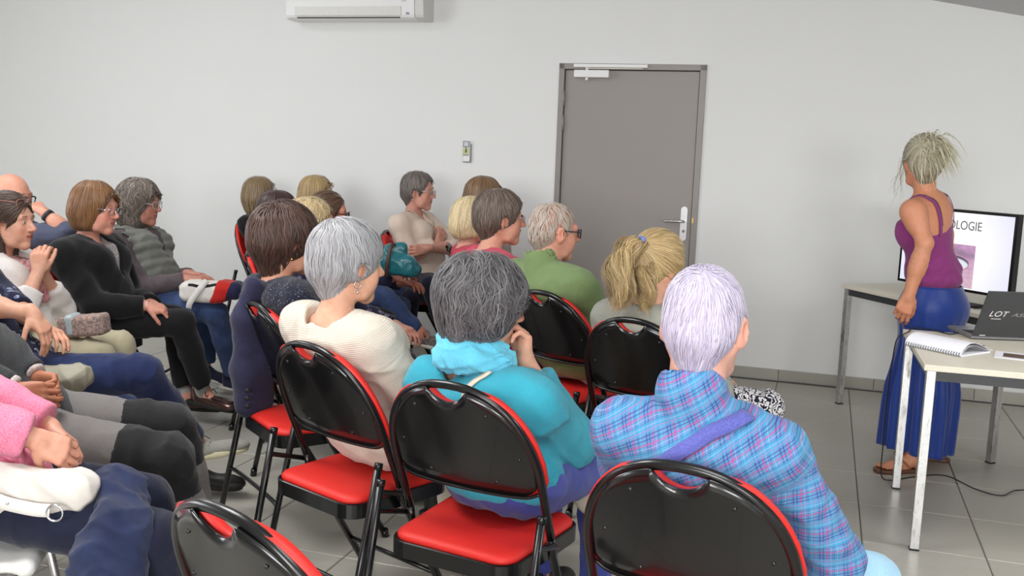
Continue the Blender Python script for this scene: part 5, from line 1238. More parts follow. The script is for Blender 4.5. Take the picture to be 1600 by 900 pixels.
# profile in pink
c = seat_at(-.02, 4.62, 72, 'folding chair under the woman in the pink sweater seen in profile')
p = Person('woman with short grey-brown hair and glasses in a pink sweater, in profile', at(783, 341, 4.70), c, th=72, tth=70, hy=80, hp=-1, hs=1.0, h=.0054, skin=(218, 160, 136), neckf=.06)
p.arm(0, p.g(.34, .08, .60)); p.arm(1, p.g(.34, -.10, .60)); p.leg(0); p.leg(1); p.body(lip=(176, 100, 92), brow=(110, 92, 80))
p.top('pink_sweater', cloth('pink_jersey', 'mottle', (206, 58, 88), (214, 66, 96), bump=.2), t=.016, neck='crew', nr=.066, drop=.004, seed=18, sl=((.068, .06, .052, .044),) * 2); p.trousers(DENIM)
hair_crop(p, [(84, 68, 58), (110, 94, 82), (66, 54, 48), (136, 122, 112)], t=.016, n=1500, L=.08, rad=.0026, nape=-.105, seed=16, noise=.2)
p.glasses(M_SILVER, 'round', rx=.021, rz=.017); p.earring(M_SILVER, -1, .004, .003)

# ---- the left rows
# bald man
c = seat_at(-2.72, 5.50, 96, 'folding chair behind the woman in the white jacket, under the bald man')
p = Person('bald man with round black glasses holding his hand to his mouth', at(20, 307, 5.45), c, th=100, tth=104, hy=108, hp=-8, hs=1.02, w=1.1, male=True, h=.006, skin=(220, 160, 136), neckf=.08)
p.arm(1, at(67, 331, 5.22), E=at(109, 364, 5.20), D=at(42, 306, 5.30) - at(67, 331, 5.22), N=A_(-.7, .6, -.5), pose=dict(curl=(.7, .85, .9, .9), thumb=(.6, .5, .3)))
p.arm(0, p.g(.34, .08, .62)); p.leg(0); p.leg(1); p.body(brow=(110, 92, 80))
p.top('slate_blue_polo', cloth('slate_blue_cotton', 'mottle', (72, 76, 98), (82, 86, 108), bump=.2), t=.018, upto=(1.0, .0), sl=((.07, .062, .054, .044),) * 2, seed=19, collar=(.03, .07, .0)); p.trousers(DENIM2)
p.glasses(plain('black_round_frame', (20, 20, 22), .3), 'round', fw=.003, rx=.022, rz=.020)
a = p.arms[1]; d = unit(a[2] - a[1]); x = unit(np.cross(d, A_(0, 0, 1))); y = np.cross(d, x); mb = MB()
q = [a[2] - d * .035 + .0325 * (x * math.cos(t) + y * math.sin(t)) for t in np.linspace(0, 6.2832, 25)]; V, F = ribbon(q, .011, .004, np.array([(v - (a[2] - d * .035)) / .0325 for v in q])); p.emit('watch_strap', V, F, plain('black_wristband', (28, 30, 36), .6))

# woman in the white jacket
c = seat_at(-2.26, 4.36, 94, 'folding chair under the woman in the white jacket with clasped hands')
p = Person('dark-haired woman in a white jacket, glasses on her head, hands clasped under her chin', at(17, 346, 4.40), c, th=94, tth=96, hy=97, hp=-2, hs=.98, h=.0052, skin=(216, 166, 142), neckf=.075)
up = A_(.10, 0, 1)
p.arm(1, at(60, 424, 4.30), A_(.25, -.5, -1), D=up, N=A_(-.1, 1, 0), pose=dict(curl=(1.0, 1.1, 1.15, 1.2), thumb=(.8, .4, .3))); p.arm(0, at(66, 424, 4.39), A_(.25, .5, -1), D=up, N=A_(-.1, -1, 0), pose=dict(curl=(.9, 1.0, 1.05, 1.1), thumb=(.8, .4, .3)))
p.leg(0, p.g(.50, .08, .53)); p.leg(1, p.g(.50, -.12, .53)); p.body(brow=(62, 46, 38), lip=(170, 86, 80), cut=.14)
WHITEJ = cloth('white_twill', 'mottle', (222, 216, 212), (230, 225, 222), bump=.2, rough=.8)
p.top('white_jacket', WHITEJ, t=.022, neck='v', nr=.062, drop=.03, sl=((.068, .062, .056, .056),) * 2, upto=(.62, .62), cut=(.0, .0), hem=.48, seed=20, fold=(.008, .08))
S = SDF(); p.torso(S, .010); p.neckhole(S, 'crew', .055); p.garment('patterned_blouse', S, cloth('crimson_print', 'fuzzy', (150, 24, 52), (226, 196, 196), scale=.6, bump=.1), .008, (.004, .05), seed=4)
S = SDF(); 
for k in (1, -1): S.chain([p.N + p.tl * .05 * k + p.up2 * .01, p.N + p.tl * .045 * k + p.cf * .075 - p.up * .04, p.chest + p.tl * .02 * k + p.cf * .145 + p.up * .02, p.chest + p.tl * .025 * k + p.cf * .16 - p.up * .12], [.020, .022, .020, .024], .01)
p.garment('scarf', S, cloth('rose_print_scarf', 'fuzzy', (176, 60, 84), (220, 190, 186), scale=.5, bump=.1), .006, (.008, .03), [], 5)
p.trousers(cloth('khaki_trousers', 'mottle', (176, 168, 140), (184, 176, 150), bump=.2)); p.shoe(0, SHOEB, SOLEB); p.shoe(1, SHOEB, SOLEB)
DB = [(58, 42, 34), (78, 58, 46), (44, 32, 27), (92, 70, 56)]
pr = [cap(.012), ('e', (0, -.055, -.02), (.074, .066, .08)), ('c', (0, -.07, -.05), (0, -.075, -.15), .055, .040), ('c', (-.055, -.03, -.05), (-.05, -.02, -.19), .030, .022), ('c', (.055, -.03, -.05), (.05, -.02, -.19), .030, .022)]
p.hair(pr, [face_cut(.0, .068)] + EARC, DB, n=1500, L=.13, rad=.0032, crown=(0, .09, .10), away=.5, flow=lambda q: A_(0, -1.1, -.2) * np.ones((len(q), 1)), grav=.5, noise=.15, curl=.25, curlf=40, seed=20)
p.glasses(plain('rose_frame', (168, 110, 104), .35), 'rect', up=.088, yoff=-.035, name='glasses_on_head'); p.earring(M_GOLD, -1, .03, .006)
mb = MB(); cpt = p.arms[1][1] + (p.arms[1][2] - p.arms[1][1]) * .5 - A_(0, .052, 0); mb.lathe([(.0005, 0), (.008, .001), (.008, .003), (.0005, .004)], 12, Matrix.Translation(cpt) @ Matrix.Rotation(math.pi / 2, 4, 'X')); p.emit('button', mb.V, mb.F, M_BRASS)

# woman in the black cardigan
c = seat_at(-2.12, 4.93, 95, 'folding chair with a red seat under the woman in the black cardigan')
p = Person('woman with an auburn bob and glasses in a black cardigan, hands folded on her lap', at(151, 326, 4.97), c, th=95, tth=100, hy=99, hp=-5, hr=0, hs=1.0, w=1.1, h=.0054, skin=(220, 158, 138), neckf=.065)
p.arm(1, at(231, 478, 4.80), A_(0, -.4, -1), D=A_(.9, .25, -.25), N=A_(.1, .3, -1), pose=CLASP); p.arm(0, at(238, 476, 4.95), A_(0, .5, -1), D=A_(.85, -.25, -.2), N=A_(0, -.6, -.8), pose=CLASP)
p.leg(1, at(284, 505, 4.86), at(318, 612, 5.0), toe=A_(.95, -.25, -.1)); p.leg(0, at(272, 496, 5.05), at(292, 618, 5.05), toe=A_(.96, .1, -.05)); p.body(brow=(120, 84, 60), ankle=(0, 1), cut=.17)
p.top('black_cardigan', BLACKC, t=.024, neck='v', nr=.062, drop=.07, sl=((.074, .066, .058, .048),) * 2, hem=.48, seed=21, fold=(.007, .09))
S = SDF(); p.torso(S, .012); p.neckhole(S, 'v', .058); p.garment('patterned_blouse', S, cloth('grey_print', 'fuzzy', (96, 94, 94), (176, 172, 170), scale=.9, bump=.1), .008, (.004, .05), seed=4)
p.trousers(cloth('black_trousers', 'mottle', (18, 18, 20), (24, 24, 27), bump=.15), r=(.088, .066, .060, .058), cut=.055)
MET = plain('metallic_bronze_leather', (92, 70, 66), .22, .75, var=.2, scale=14)
for i in (0, 1): p.shoe(i, MET, M_RUB, L=.25, lace=M_RUB, sock=cloth('grey_sock', 'mottle', (168, 166, 164), (176, 174, 172)))
hair_bob(p, [(112, 74, 42), (140, 98, 60), (88, 58, 34), (158, 114, 72), (100, 66, 38)], t=.016, n=1400, L=.13, rad=.0030, bottom=-.105, noise=.12, seed=21, parting=.02, fr=-.014)
p.glasses(M_SILVER, 'rect', rx=.024, rz=.017)
V = spline([p.arms[1][2] + .026 * (A_(0, math.cos(t), math.sin(t)) + A_(.25, 0, 0) * math.sin(t)) for t in np.linspace(0, 6.28, 13)], 2); mb = MB(); mb.tube(V, .0028, 6); p.emit('bracelet', mb.V, mb.F, M_SILVER)
mb = MB(); mb.lathe([(.0005, 0), (.009, .001), (.009, .004), (.0005, .005)], 12, Matrix.Translation(p.waist + p.cf * .165 + p.up * .02) @ Matrix.Rotation(R_(90), 4, 'Y')); p.emit('button', mb.V, mb.F, M_GOLD)

# woman in the grey vest
c = seat_at(-2.10, 5.62, 94, 'folding chair under the woman in the grey quilted vest')
p = Person('woman with curly grey hair and glasses in a grey quilted vest over a striped sweater', at(220, 318, 5.68), c, th=94, tth=98, hy=96, hp=-3, hs=1.0, w=1.1, h=.0058, skin=(204, 144, 126), neckf=.06)
p.arm(1, at(292, 436, 5.50), A_(-.3, -.5, -1), D=A_(.95, .1, -.05), N=A_(.05, .3, -1), pose=dict(curl=(.35, .4, .45, .5))); p.arm(0, at(296, 428, 5.66), A_(0, .5, -1), D=A_(.95, -.1, -.05), N=A_(0, -.2, -1), pose=dict(curl=(.35, .4, .45, .5)))
p.leg(1, at(338, 488, 5.45), at(366, 590, 5.62), toe=A_(.98, -.15, -.05)); p.leg(0, at(322, 480, 5.72), at(322, 572, 5.78), toe=A_(.96, -.12, -.25)); p.body(brow=(110, 100, 92))
p.top('striped_sweater', cloth('mauve_stripe_jersey', 'stripe', (104, 92, 96), (70, 62, 68), bump=.2), t=.014, neck='crew', nr=.06, sl=((.066, .058, .050, .042),) * 2, hem=.48, seed=22)
S = SDF(); p.torso(S, .026); S.plane(A_(0, 0, .475), (0, 0, -1), .012); S.cone(p.N - p.up2 * .02, p.N + p.up2 * .05, .080, .078, .02); p.neckhole(S, 'v', .064, .10)
for k in (0, 1):
    X = SDF(); X.cone(p.S[k] - p.tl * .005 * (1 if k == 0 else -1) + p.up * .02, p.S[k] + p.tl * .12 * (1 if k == 0 else -1) - p.up * .06, .078, .11); S.sub(X, .012)
up_, P0 = p.up.astype(f32), p.chest.astype(f32)
S.disp(lambda P: -.008 * np.abs(np.sin(((P - P0) @ up_) * (math.pi / .052))) + .005); p.press(S)
p.garment('quilted_vest', S, cloth('grey_green_nylon', 'mottle', (112, 114, 108), (120, 122, 116), rough=.5, bump=.1), .0085, (.004, .05), seed=5)
S = SDF(); 
for k in (1, -1): S.ell(p.N + p.cf * .072 + p.tl * .030 * k - p.up * .012, A_(.030, .012, .034), .0, p.C)
p.garment('white_collar', S, cloth('white_poplin', 'mottle', (224, 222, 220), (230, 228, 226), bump=.1), .005, None)
p.trousers(DENIM, r=(.088, .066, .060, .056), cut=.03)
for i in (0, 1): p.shoe(i, cloth('navy_canvas', 'mottle', (34, 38, 58), (42, 46, 68), bump=.2), SOLEW, L=.25)
hair_bob(p, [(108, 96, 86), (136, 124, 114), (86, 76, 68), (158, 148, 138), (72, 64, 58)], fr=-.028, t=.020, n=1500, L=.12, rad=.0032, bottom=-.13, noise=.4, curl=.8, curlf=60, seed=22, off=(-.002, .010))
p.glasses(plain('clear_frame', (196, 196, 198), .2), 'rect', rx=.025, rz=.019)

# the three at the left edge, heads outside the picture
HX = lambda x, y, z: A_(x, y, z)
c = seat_at(-1.98, 3.75, 94, 'folding chair at the left edge under the person in the floral navy blouse')
p = Person('person in a floral navy blouse and jeans at the left edge, forearms crossed, leg crossed', HX(-2.20, 3.78, 1.16), c, th=94, tth=98, hy=95, h=.0050, skin=(214, 164, 138), neckf=.05)
p.arm(1, at(122, 513, 3.56), A_(-.4, -.6, -1), D=A_(.55, -.05, -.75), N=A_(-.8, .2, -.6), pose=dict(curl=(.45, .5, .55, .6))); p.arm(0, at(112, 548, 3.64), A_(-.2, .5, -1), D=A_(.75, -.45, -.15), N=A_(0, -.3, -1), pose=LAPH)
p.leg(1, at(222, 583, 3.70), at(304, 693, 3.90), toe=A_(.93, .0, .22)); p.leg(0, at(205, 650, 3.92), A_(-1.28, 4.02, .10)); p.body(ankle=(1,))
p.top('floral_blouse', cloth('navy_floral', 'floral', (26, 30, 54), (170, 180, 214), scale=1.3, bump=.15), t=.018, neck='v', nr=.06, sl=((.07, .064, .060, .058),) * 2, upto=(.42, .40), cut=(.0, .0), seed=23, hem=.48)
p.trousers(cloth('indigo_jeans', 'denim', (30, 40, 76), (60, 76, 122)), r=(.095, .074, .062, .054), cut=.025, h=.008, fold=(.007, .08)); p.shoe(1, cloth('grey_canvas', 'mottle', (140, 138, 130), (152, 150, 142), bump=.3), plain('cream_rubber', (216, 208, 172), .6), L=.27, lace=plain('grey_lace', (120, 118, 114), .8), sole=.030, toe_r=.04); p.shoe(0, SHOEB, SOLEB)
S = SDF(); S.chain([p.N + p.cf * .06 - p.tl * .04, p.chest + p.cf * .15 - p.tl * .05, p.waist + p.cf * .17 - p.tl * .06], [.03, .034, .03], .01); p.garment('knitted_scarf', S, cloth('pale_knit_scarf', 'knit', (196, 188, 178), (170, 162, 152)), .007, (.008, .04), [], 3)

c = seat_at(-1.62, 3.06, 86, 'folding chair at the left edge under the person in the charcoal cardigan')
p = Person('person in a charcoal cardigan over a checked shirt at the left edge, hands clasped', HX(-1.90, 3.06, 1.18), c, th=86, tth=90, hy=90, h=.0048, male=True, w=1.06, skin=(178, 120, 92), neckf=.05)
p.arm(1, at(118, 664, 2.90), A_(-.4, -.6, -1), D=A_(.92, .12, -.1), N=A_(0, 1, -.25), pose=CLASP); p.arm(0, at(128, 652, 3.03), A_(-.2, .6, -1), D=A_(.85, -.3, -.15), N=A_(.1, -1, -.25), pose=CLASP)
p.leg(1, at(262, 718, 2.98), at(300, 900, 2.98)); p.leg(0, at(266, 668, 3.22), at(312, 860, 3.22)); p.body()
p.top('charcoal_cardigan', cloth('charcoal_wool', 'mottle', (50, 52, 54), (62, 64, 66), bump=.35), t=.024, neck='v', nr=.062, drop=.12, sl=((.072, .064, .056, .050),) * 2, cut=(.02, .02), seed=24, hem=.48)
S = SDF(); p.torso(S, .014); 
for i in (0, 1):
    a = p.arms[i]; d = unit(a[2] - a[1]); X = SDF(); X.cone(a[1], a[2], .044, .044); X.plane(a[2] - d * .008, d); S.add(X)
p.neckhole(S, 'crew', .056); p.garment('checked_shirt', S, cloth('white_check', 'check', (218, 212, 204), (176, 150, 150), bump=.15), .009, (.004, .06), seed=4)
p.trousers(cloth('grey_work_trousers', 'mottle', (112, 108, 106), (122, 118, 116), bump=.3), r=(.094, .078, .082, .080), fold=(.008, .09), h=.008)
for i in (0, 1):
    Hj, K, An, toe = p.legs[i]; S = SDF(); d1 = unit(Hj - K); d2 = unit(An - K); S.cone(K + d1 * .17, K, .088, .083); S.cone(K, K + d2 * .17, .083, .083, .02); S.plane(K + d1 * .15, d1, .004); S.plane(K + d2 * .14, d2, .004); p.garment('knee_patch', S, cloth('black_knee_patch', 'mottle', (30, 30, 31), (36, 36, 37), bump=.3), .008, (.008, .09), seed=3)
for i in (0, 1): p.shoe(i, SHOEB, SOLEB)

# white shell chair and the person in pink
def shell_chair(x, y, th, label):
    t = thing('shell_chair', label, 'chair', (x, y, 0), -R_(th)); wm = plain('white_shell_plastic', (226, 226, 222), .4)
    S = SDF(); S.rbox(A_(0, 0, .432), A_(.215, .215, .014), .012); S.cone(A_(-.2, .2, .427), A_(.2, .2, .427), .022, .022, .02); S.rbox(A_(0, -.225, .70), A_(.20, .012, .14), .012, k=.0); S.rbox(A_(0, -.215, .54), A_(.11, .012, .10), .012, k=.03)
    V, F = net(S, .009); obj('seat_shell', mesh('seat_shell', V, F, wm), t)
    for sx in (1, -1):
        for sy in (1, -1): MB().tube([(sx * .16, sy * .15, .422), (sx * .21, sy * .21, 0)], .011, 8).make('leg', M_CHROME, t, smooth=True)
    return A_(x, y)
c = shell_chair(-1.40, 2.47, 78, 'white plastic shell chair at the lower left corner under the person in pink')
p = Person('person in a fuzzy pink sweater and navy jeans at the lower left edge, hands folded', HX(-1.70, 2.46, 1.16), c, th=78, tth=80, hy=80, h=.0045, skin=(216, 162, 138), neckf=.04, back=False, w=.95)
p.arm(1, at(126, 712, 2.46), A_(-.5, -.6, -1), a=.30, b=.27, D=A_(.72, .25, -.45), N=A_(-.2, .9, -.6), pose=dict(curl=(.75, .8, .85, .9))); p.arm(0, at(120, 690, 2.60), A_(-.2, .6, -1), a=.30, b=.27, D=A_(.85, -.25, -.45), N=A_(-.1, -.6, -1), pose=dict(curl=(.6, .7, .8, .85)))
p.leg(1, at(240, 846, 2.40), A_(-.84, 2.44, .10)); p.leg(0, at(222, 786, 2.62), A_(-.86, 2.72, .10)); p.body()
p.top('pink_sweater', cloth('fuzzy_pink_wool', 'fuzzy', (214, 104, 138), (236, 152, 178), bump=.6, scale=2.2), t=.022, neck='crew', nr=.066, sl=((.078, .072, .068, .058),) * 2, upto=(.96, .93), cut=(.0, .0), seed=25, hem=.50, h=.0085, fold=(.009, .08))
p.trousers(cloth('navy_jeans', 'denim', (22, 25, 44), (34, 38, 62)), r=(.096, .078, .066, .056), h=.0075, fold=(.006, .09)); p.shoe(0, SHOEB, SOLEB); p.shoe(1, SHOEB, SOLEB)
PINK = p

# ---- the standing speaker
d = 4.72
p = Person('standing woman with messy grey-blond bun, purple tank top and long blue skirt', at(1442, 254, 4.74), A_(2.0, 4.74), th=-62, tth=-48, hy=4, hp=-6, hs=.98, w=.98, pel=A_(2.015, 4.745, .89), h=.0052, skin=(200, 138, 106), neckf=.03, shz=.05, shw=.178, slump=-.01)
Wl = at(1420, 462, 4.52); p.arm(0, Wl, -p.tf * .5 + A_(.2, -.4, 0), D=A_(-.25, .02, -1), N=A_(.3, 1, 0), pose=dict(curl=(.55, .65, .75, .8), thumb=(.8, .35, .35)), E=at(1445, 380, 4.52))
p.arm(1, p.S[1] + A_(.03, .06, -.50), -p.tf * .3 + A_(.1, .3, 0), pose=LAPH)
p.leg(0, p.P + A_(-.03, -.03, -.42), at(1426, 716, 4.66), toe=A_(-1, -.12, 0)); p.leg(1, p.P + A_(.02, .04, -.42), at(1462, 704, 4.86), toe=A_(-.9, .4, 0))
def bare(s):
    out = []; sk = np.array(lin(s.skin))
    S = SDF(); S.ell(s.chest, A_(.140, .096, .16), 0, s.C); S.ell(s.chest + s.up * .05 - s.cf * .02, A_(.130, .080, .12), .04, s.C); S.cone(s.S[0], s.S[1], .050, None, .05)
    for x in (0, 1):
        S.cone(s.N - s.up2 * .01, s.S[x] + s.up2 * .008, .046, .036, .035); a, e, w_ = s.arms[x]
        S.ell(a + unit(e - a) * .03, A_(.047, .047, .055), .03); S.chain([a, a + (e - a) * .45, e], [.044, .040, .034], .03); S.chain([e, e + (w_ - e) * .30, w_], [.033, .034, .023], .03)
    S.cone(s.N + s.up2 * .03, s.N - s.up2 * .03, .048, .056, .03); V, F = net(S, .006); c = np.ones((len(V), 3)) * sk; out.append((V, F, c, 0)); return out
p.body(chest=False, extra=bare, ankle=(0, 1), lip=(160, 84, 76))
TANK = cloth('purple_jersey', 'mottle', (128, 50, 108), (136, 56, 116), bump=.15)
S = SDF(); Rp = np.stack([p.l, p.f, A_(0, 0, 1)])
S.ell(p.P + A_(0, 0, .06), A_(.142, .122, .12), 0, Rp); S.ell(p.waist, A_(.122, .098, .15), .05, p.C); S.ell(p.chest, A_(.147, .103, .165), .05, p.C)
for x in (1, -1): S.ell(p.chest + p.cf * .076 + p.tl * .066 * x - p.up * .015, A_(.064, .044, .064), .055, p.C)
S.plane(p.chest + p.up * .075, p.up + p.cf * .25, .012); S.plane(A_(0, 0, .868), (0, 0, -1), .006)
for x in (0, 1):
    X = SDF(); k = 1 if x == 0 else -1; X.cone(p.S[x] + p.tl * .02 * k, p.S[x] + p.tl * .03 * k - p.up * .10, .058, .052); S.sub(X, .01)
wz = A_(0, 0, 1).astype(f32); S.disp(lambda P: -.006 * np.exp(-((P[:, 2] - .93) / .03) ** 2) - .005 * np.exp(-((P[:, 2] - 1.00) / .02) ** 2) + .003 * np.sin(P[:, 2] * 90 + 4 * np.sin(P[:, 0] * 30)) * np.exp(-((P[:, 2] - .98) / .07) ** 2))
p.garment('tank_top', S, TANK, .006, (.002, .05), [p.waist], 3)
S2 = SDF(); S2.ell(p.chest, A_(.142, .098, .162), 0, p.C); S2.ell(p.chest + p.up * .05 - p.cf * .02, A_(.132, .082, .122), .04, p.C); S2.cone(p.S[0], p.S[1], .051, None, .05)
for x in (0, 1): S2.cone(p.N - p.up2 * .01, p.S[x] + p.up2 * .008, .047, .037, .035)
for x in (1, -1): p.strap_on(S2, [p.chest - p.up * .05 - p.cf * .11 + p.tl * .090 * x, p.chest - p.up * .01 - p.cf * .11 + p.tl * .090 * x, p.chest + p.up * .05 - p.cf * .11 + p.tl * .088 * x, p.chest + p.up * .13 - p.cf * .09 + p.tl * .082 * x, p.N - p.up * .02 + p.tl * .082 * x, p.chest + p.up * .12 + p.cf * .10 + p.tl * .08 * x, p.chest + p.up * .05 + p.cf * .12 + p.tl * .078 * x], TANK, .009, 'tank_strap', .003)
p.strap_on(S2, [p.chest + p.up * .0 - p.cf * .11 + p.tl * .080, p.chest + p.up * .13 - p.cf * .09 + p.tl * .068, p.N - p.up * .015 + p.tl * .070, p.chest + p.up * .12 + p.cf * .10 + p.tl * .07], cloth('dark_bra_strap', 'mottle', (66, 22, 44), (74, 28, 50)), .006, 'inner_strap', .002)
# long skirt, a pleated sheet of cloth
rg = np.random.default_rng(5); V = []; F = []; nz, na = 56, 96
for layer in (0, 1):
    for i in range(nz):
        t = i / (nz - 1); z = .905 - t * .815
        hip = math.exp(-((z - .80) / .11) ** 2); cx = p.P[0] + .004 - .010 * t; cy = p.P[1] + .0 + .02 * t
        rl = .128 + .036 * hip + .032 * min(1, t * 1.6); rf = .100 + .046 * hip + .060 * min(1, t * 1.6) ** 1.3
        for k in range(na):
            a = 2 * math.pi * k / na; bt = max(0, -math.sin(a)) * .018 * hip
            rip = (.013 * math.sin(9 * a + 1.3 + 1.2 * t) + .009 * math.sin(17 * a + 3 * t) + .005 * math.sin(29 * a + .6)) * min(1, max(0, t - .10) * 1.6) - layer * .004
            q = p.l * (rl + rip) * math.cos(a) + p.f * (rf + bt + rip) * math.sin(a); V.append((cx + q[0], cy + q[1], z + .012 * math.sin(2 * a + .5) * t))
g = lambda L, i, k: L * nz * na + i * na + k % na
for L in (0, 1):
    for i in range(nz - 1):
        for k in range(na):
            f = (g(L, i, k), g(L, i + 1, k), g(L, i + 1, k + 1), g(L, i, k + 1)); F.append(f if L == 0 else tuple(reversed(f)))
for k in range(na): F.append((g(0, nz - 1, k), g(1, nz - 1, k), g(1, nz - 1, k + 1), g(0, nz - 1, k + 1))); F.append((g(0, 0, k), g(0, 0, k + 1), g(1, 0, k + 1), g(1, 0, k)))
V = np.array(V); p.emit('long_skirt', V, F, cloth('royal_blue_satin', 'mottle', (26, 52, 124), (32, 60, 136), rough=.42, bump=.05, sheen=.3), rest=V)
for i in (0, 1):
    Hj, K, An, toe = p.legs[i]; t = unit(toe); up = A_(0, 0, 1); lat = np.cross(up, t); hz = A_(An[0], An[1], 0) - t * .06; T = lambda x, y, z: hz + x * lat + y * t + z * up
    S = SDF(); S.chain([T(0, .02, .012), T(0, .08, .012), T(.006, .18, .012), T(.006, .215, .012)], [.032, .034, .044, .040], .01); S.plane(T(0, 0, .020), up, .003); S.plane(T(0, 0, 0), -up, .003); V, F = net(S, .005); o = p.emit('sandal', V, F, leather('brown_sandal_leather', (96, 62, 44)))
    S = SDF(); S.ell(T(0, .03, .045), A_(.032, .036, .032)); S.cone(T(0, .06, .062), T(.006, .16, .036), .033, .024, .02); S.ell(T(.008, .17, .032), A_(.038, .032, .014), .02)
    for k, (xx, ln, rr) in enumerate(((-.022 if i == 0 else .03, .042, .0105), (-.006 if i == 0 else .016, .040, .0082), (.008 if i == 0 else .002, .036, .0078), (.020 if i == 0 else -.011, .030, .0074), (.031 if i == 0 else -.022, .022, .0074))): S.cone(T(xx + .003, .178, .031), T(xx + .003, .182 + ln, .029), rr, rr * .95, .004)
    V, F = net(S, .0045); p.emit('foot', V, F, M_SKIN, cols=np.ones((len(V), 3)) * np.array(lin(p.skin)))
    for aa, bb in (((-.040, .09, .030), (.010, .17, .040)), ((.046, .09, .030), (.010, .17, .040))):
        V, F = ribbon(spline([T(*aa), T((aa[0] + bb[0]) / 2 * 1.0, (aa[1] + bb[1]) / 2, .066), T(*bb)], 6), .009, .003, up); p.emit('sandal_strap', V, F, leather('tan_strap', (150, 100, 62)), parent=o)
BUN = [(178, 170, 142), (150, 142, 118), (202, 194, 164), (110, 102, 88), (214, 208, 184), (84, 76, 68)]
bt_ = A_(.028, -.085, .060)
def tob(q): e = bt_ - q; return 2.0 * e / (np.linalg.norm(e, axis=1)[:, None] + .01)
pr = [cap(.012), ('e', (0, -.052, -.012), (.072, .064, .066)), ('c', (0, -.055, -.04), (0, -.045, -.07), .052, .042), ('e', (.062, .015, .005), (.020, .05, .045)), ('e', (-.062, .015, .005), (.020, .05, .045))]
p.hair(pr, [face_cut()] + EARC, BUN, n=1100, L=.12, rad=.0030, flow=tob, away=0, grav=0, noise=.15, seed=30, shellcol=(126, 118, 100))
rg = np.random.default_rng(31); n, m = 420, 10; t = np.linspace(0, 1, m)[None, :, None]
dirs = rg.normal(size=(n, 1, 3)) * A_(.9, .6, .8) + A_(-1.2, -.55, .15); dirs /= np.linalg.norm(dirs, axis=2)[:, :, None]
Lg = rg.uniform(.05, .145, (n, 1, 1)); st = A_(-.005, -.085, .060) + rg.normal(size=(n, 1, 3)) * A_(.026, .018, .022)
pts = st + dirs * Lg * t * .75 + A_(0, 0, 1) * (.055 * t - .135 * t ** 2) * (Lg / .13) + rg.normal(size=(n, 1, 3)) * .012 * t
V, F, cc, _ = p.locks(pts, np.tile(A_(0, -.3, 1), (n, m, 1)), .0036, np.array([lin(c) for c in BUN[:1] + BUN[2:3] + BUN[4:5] + BUN[1:2]]), rg, 1.0, .15); p.emit('bun', V, F, M_HAIR, cols=cc)
n = 16; st = A_(.070, .055, .03) + rg.normal(size=(n, 1, 3)) * .010; e = rg.normal(size=(n, 1, 3)) * .016; tt = np.linspace(0, 1, m)[None, :, None]
pts = st + e * tt + A_(.035, .01, -.235) * tt * rg.uniform(.5, 1.0, (n, 1, 1)) + A_(.012, .008, 0) * np.sin(tt * 7 + rg.uniform(0, 6, (n, 1, 1))) * tt
V, F, cc, _ = p.locks(pts, np.tile(A_(1, 0, 0), (n, m, 1)), .0016, np.array([lin(c) for c in BUN]), rg, 1.0, .4); p.emit('loose_strands', V, F, M_HAIR, cols=cc)

# ------------------------------------------------------------------ bags and clothes lying about
def blob(name, label, cat, S, m, h=.007, fold=None, seed=0, joints=()):
    if fold: S.disp(folds(seed, fold[0], fold[1], list(joints)))
    V, F = net(S, h); base = A_((V[:, 0].min() + V[:, 0].max()) / 2, (V[:, 1].min() + V[:, 1].max()) / 2, V[:, 2].min())
    t = thing(name, label, cat, base); o = obj('body', mesh('body', V - base, F, m, rest=V - base), t); return t, base
def sub(t, base, name, V, F, m, smooth=True, rest=True): return obj(name, mesh(name, np.asarray(V) - base, F, m, smooth, rest=(np.asarray(V) - base) if rest else None), t)
# teal bag
TEAL = leather('teal_patent_leather', (42, 118, 128), .25); q = at(622, 404, 5.62)
S = SDF(); S.rbox(q + A_(0, 0, -.04), A_(.095, .06, .055), .03); S.cone(q + A_(-.05, 0, .05), q + A_(.02, 0, .06), .035, .03, .05); S.cone(q + A_(-.075, 0, .0), q + A_(.10, 0, -.06), .05, .04, .04)
t, b = blob('handbag', 'shiny teal handbag on a lap beside the woman with crossed arms', 'bag', S, TEAL, .006, (.012, .07), 3)
V, F = ribbon(spline([q + A_(-.055, -.07, -.10), q + A_(-.05, -.085, -.02), q + A_(-.035, -.06, .07), q + A_(-.015, -.03, .085)], 6), .010, .004, A_(0, -1, .2)); sub(t, b, 'strap', V, F, leather('brown_strap', (86, 52, 44)))
# sailing bag, white red navy
q = at(330, 452, 5.42)
S = SDF(); S.rbox(q + A_(-.03, 0, -.012), A_(.13, .085, .055), .04); 
t, b = blob('tote_bag', 'white, red and navy bag on the lap of the woman in the quilted vest', 'bag', S, cloth('white_canvas', 'mottle', (222, 218, 212), (230, 226, 220)), .007, (.010, .08), 4)
S0 = S
for nme, x0, x1, col in (('red_panel', .035, .115, (186, 40, 36)), ('navy_panel', .105, .175, (34, 36, 66))):
    S = SDF(); S.rbox(q + A_(-.03, 0, -.012), A_(.133, .088, .058), .042); S.rbox(q + A_(.08, 0, .0), A_(.10, .075, .050), .04, k=.03); S.plane(q + A_(x0, 0, 0), A_(-1, 0, .35), .003); S.plane(q + A_(x1, 0, 0), A_(1, 0, -.35), .003); S.disp(folds(4, .010, .08, []))
    V, F = net(S, .007); sub(t, b, nme, V, F, cloth(nme + '_canvas', 'mottle', col, tuple(int(x * 1.1) for x in col)))
Pq = spline([q + A_(-.10, -.07, .03), q + A_(-.04, -.07, .02), q + A_(.02, -.07, .03), q + A_(.10, -.06, .045)], 6)
for _ in range(5): Gq = grad(S0, Pq); Pq = Pq - (S0(Pq) - .003)[:, None] * Gq
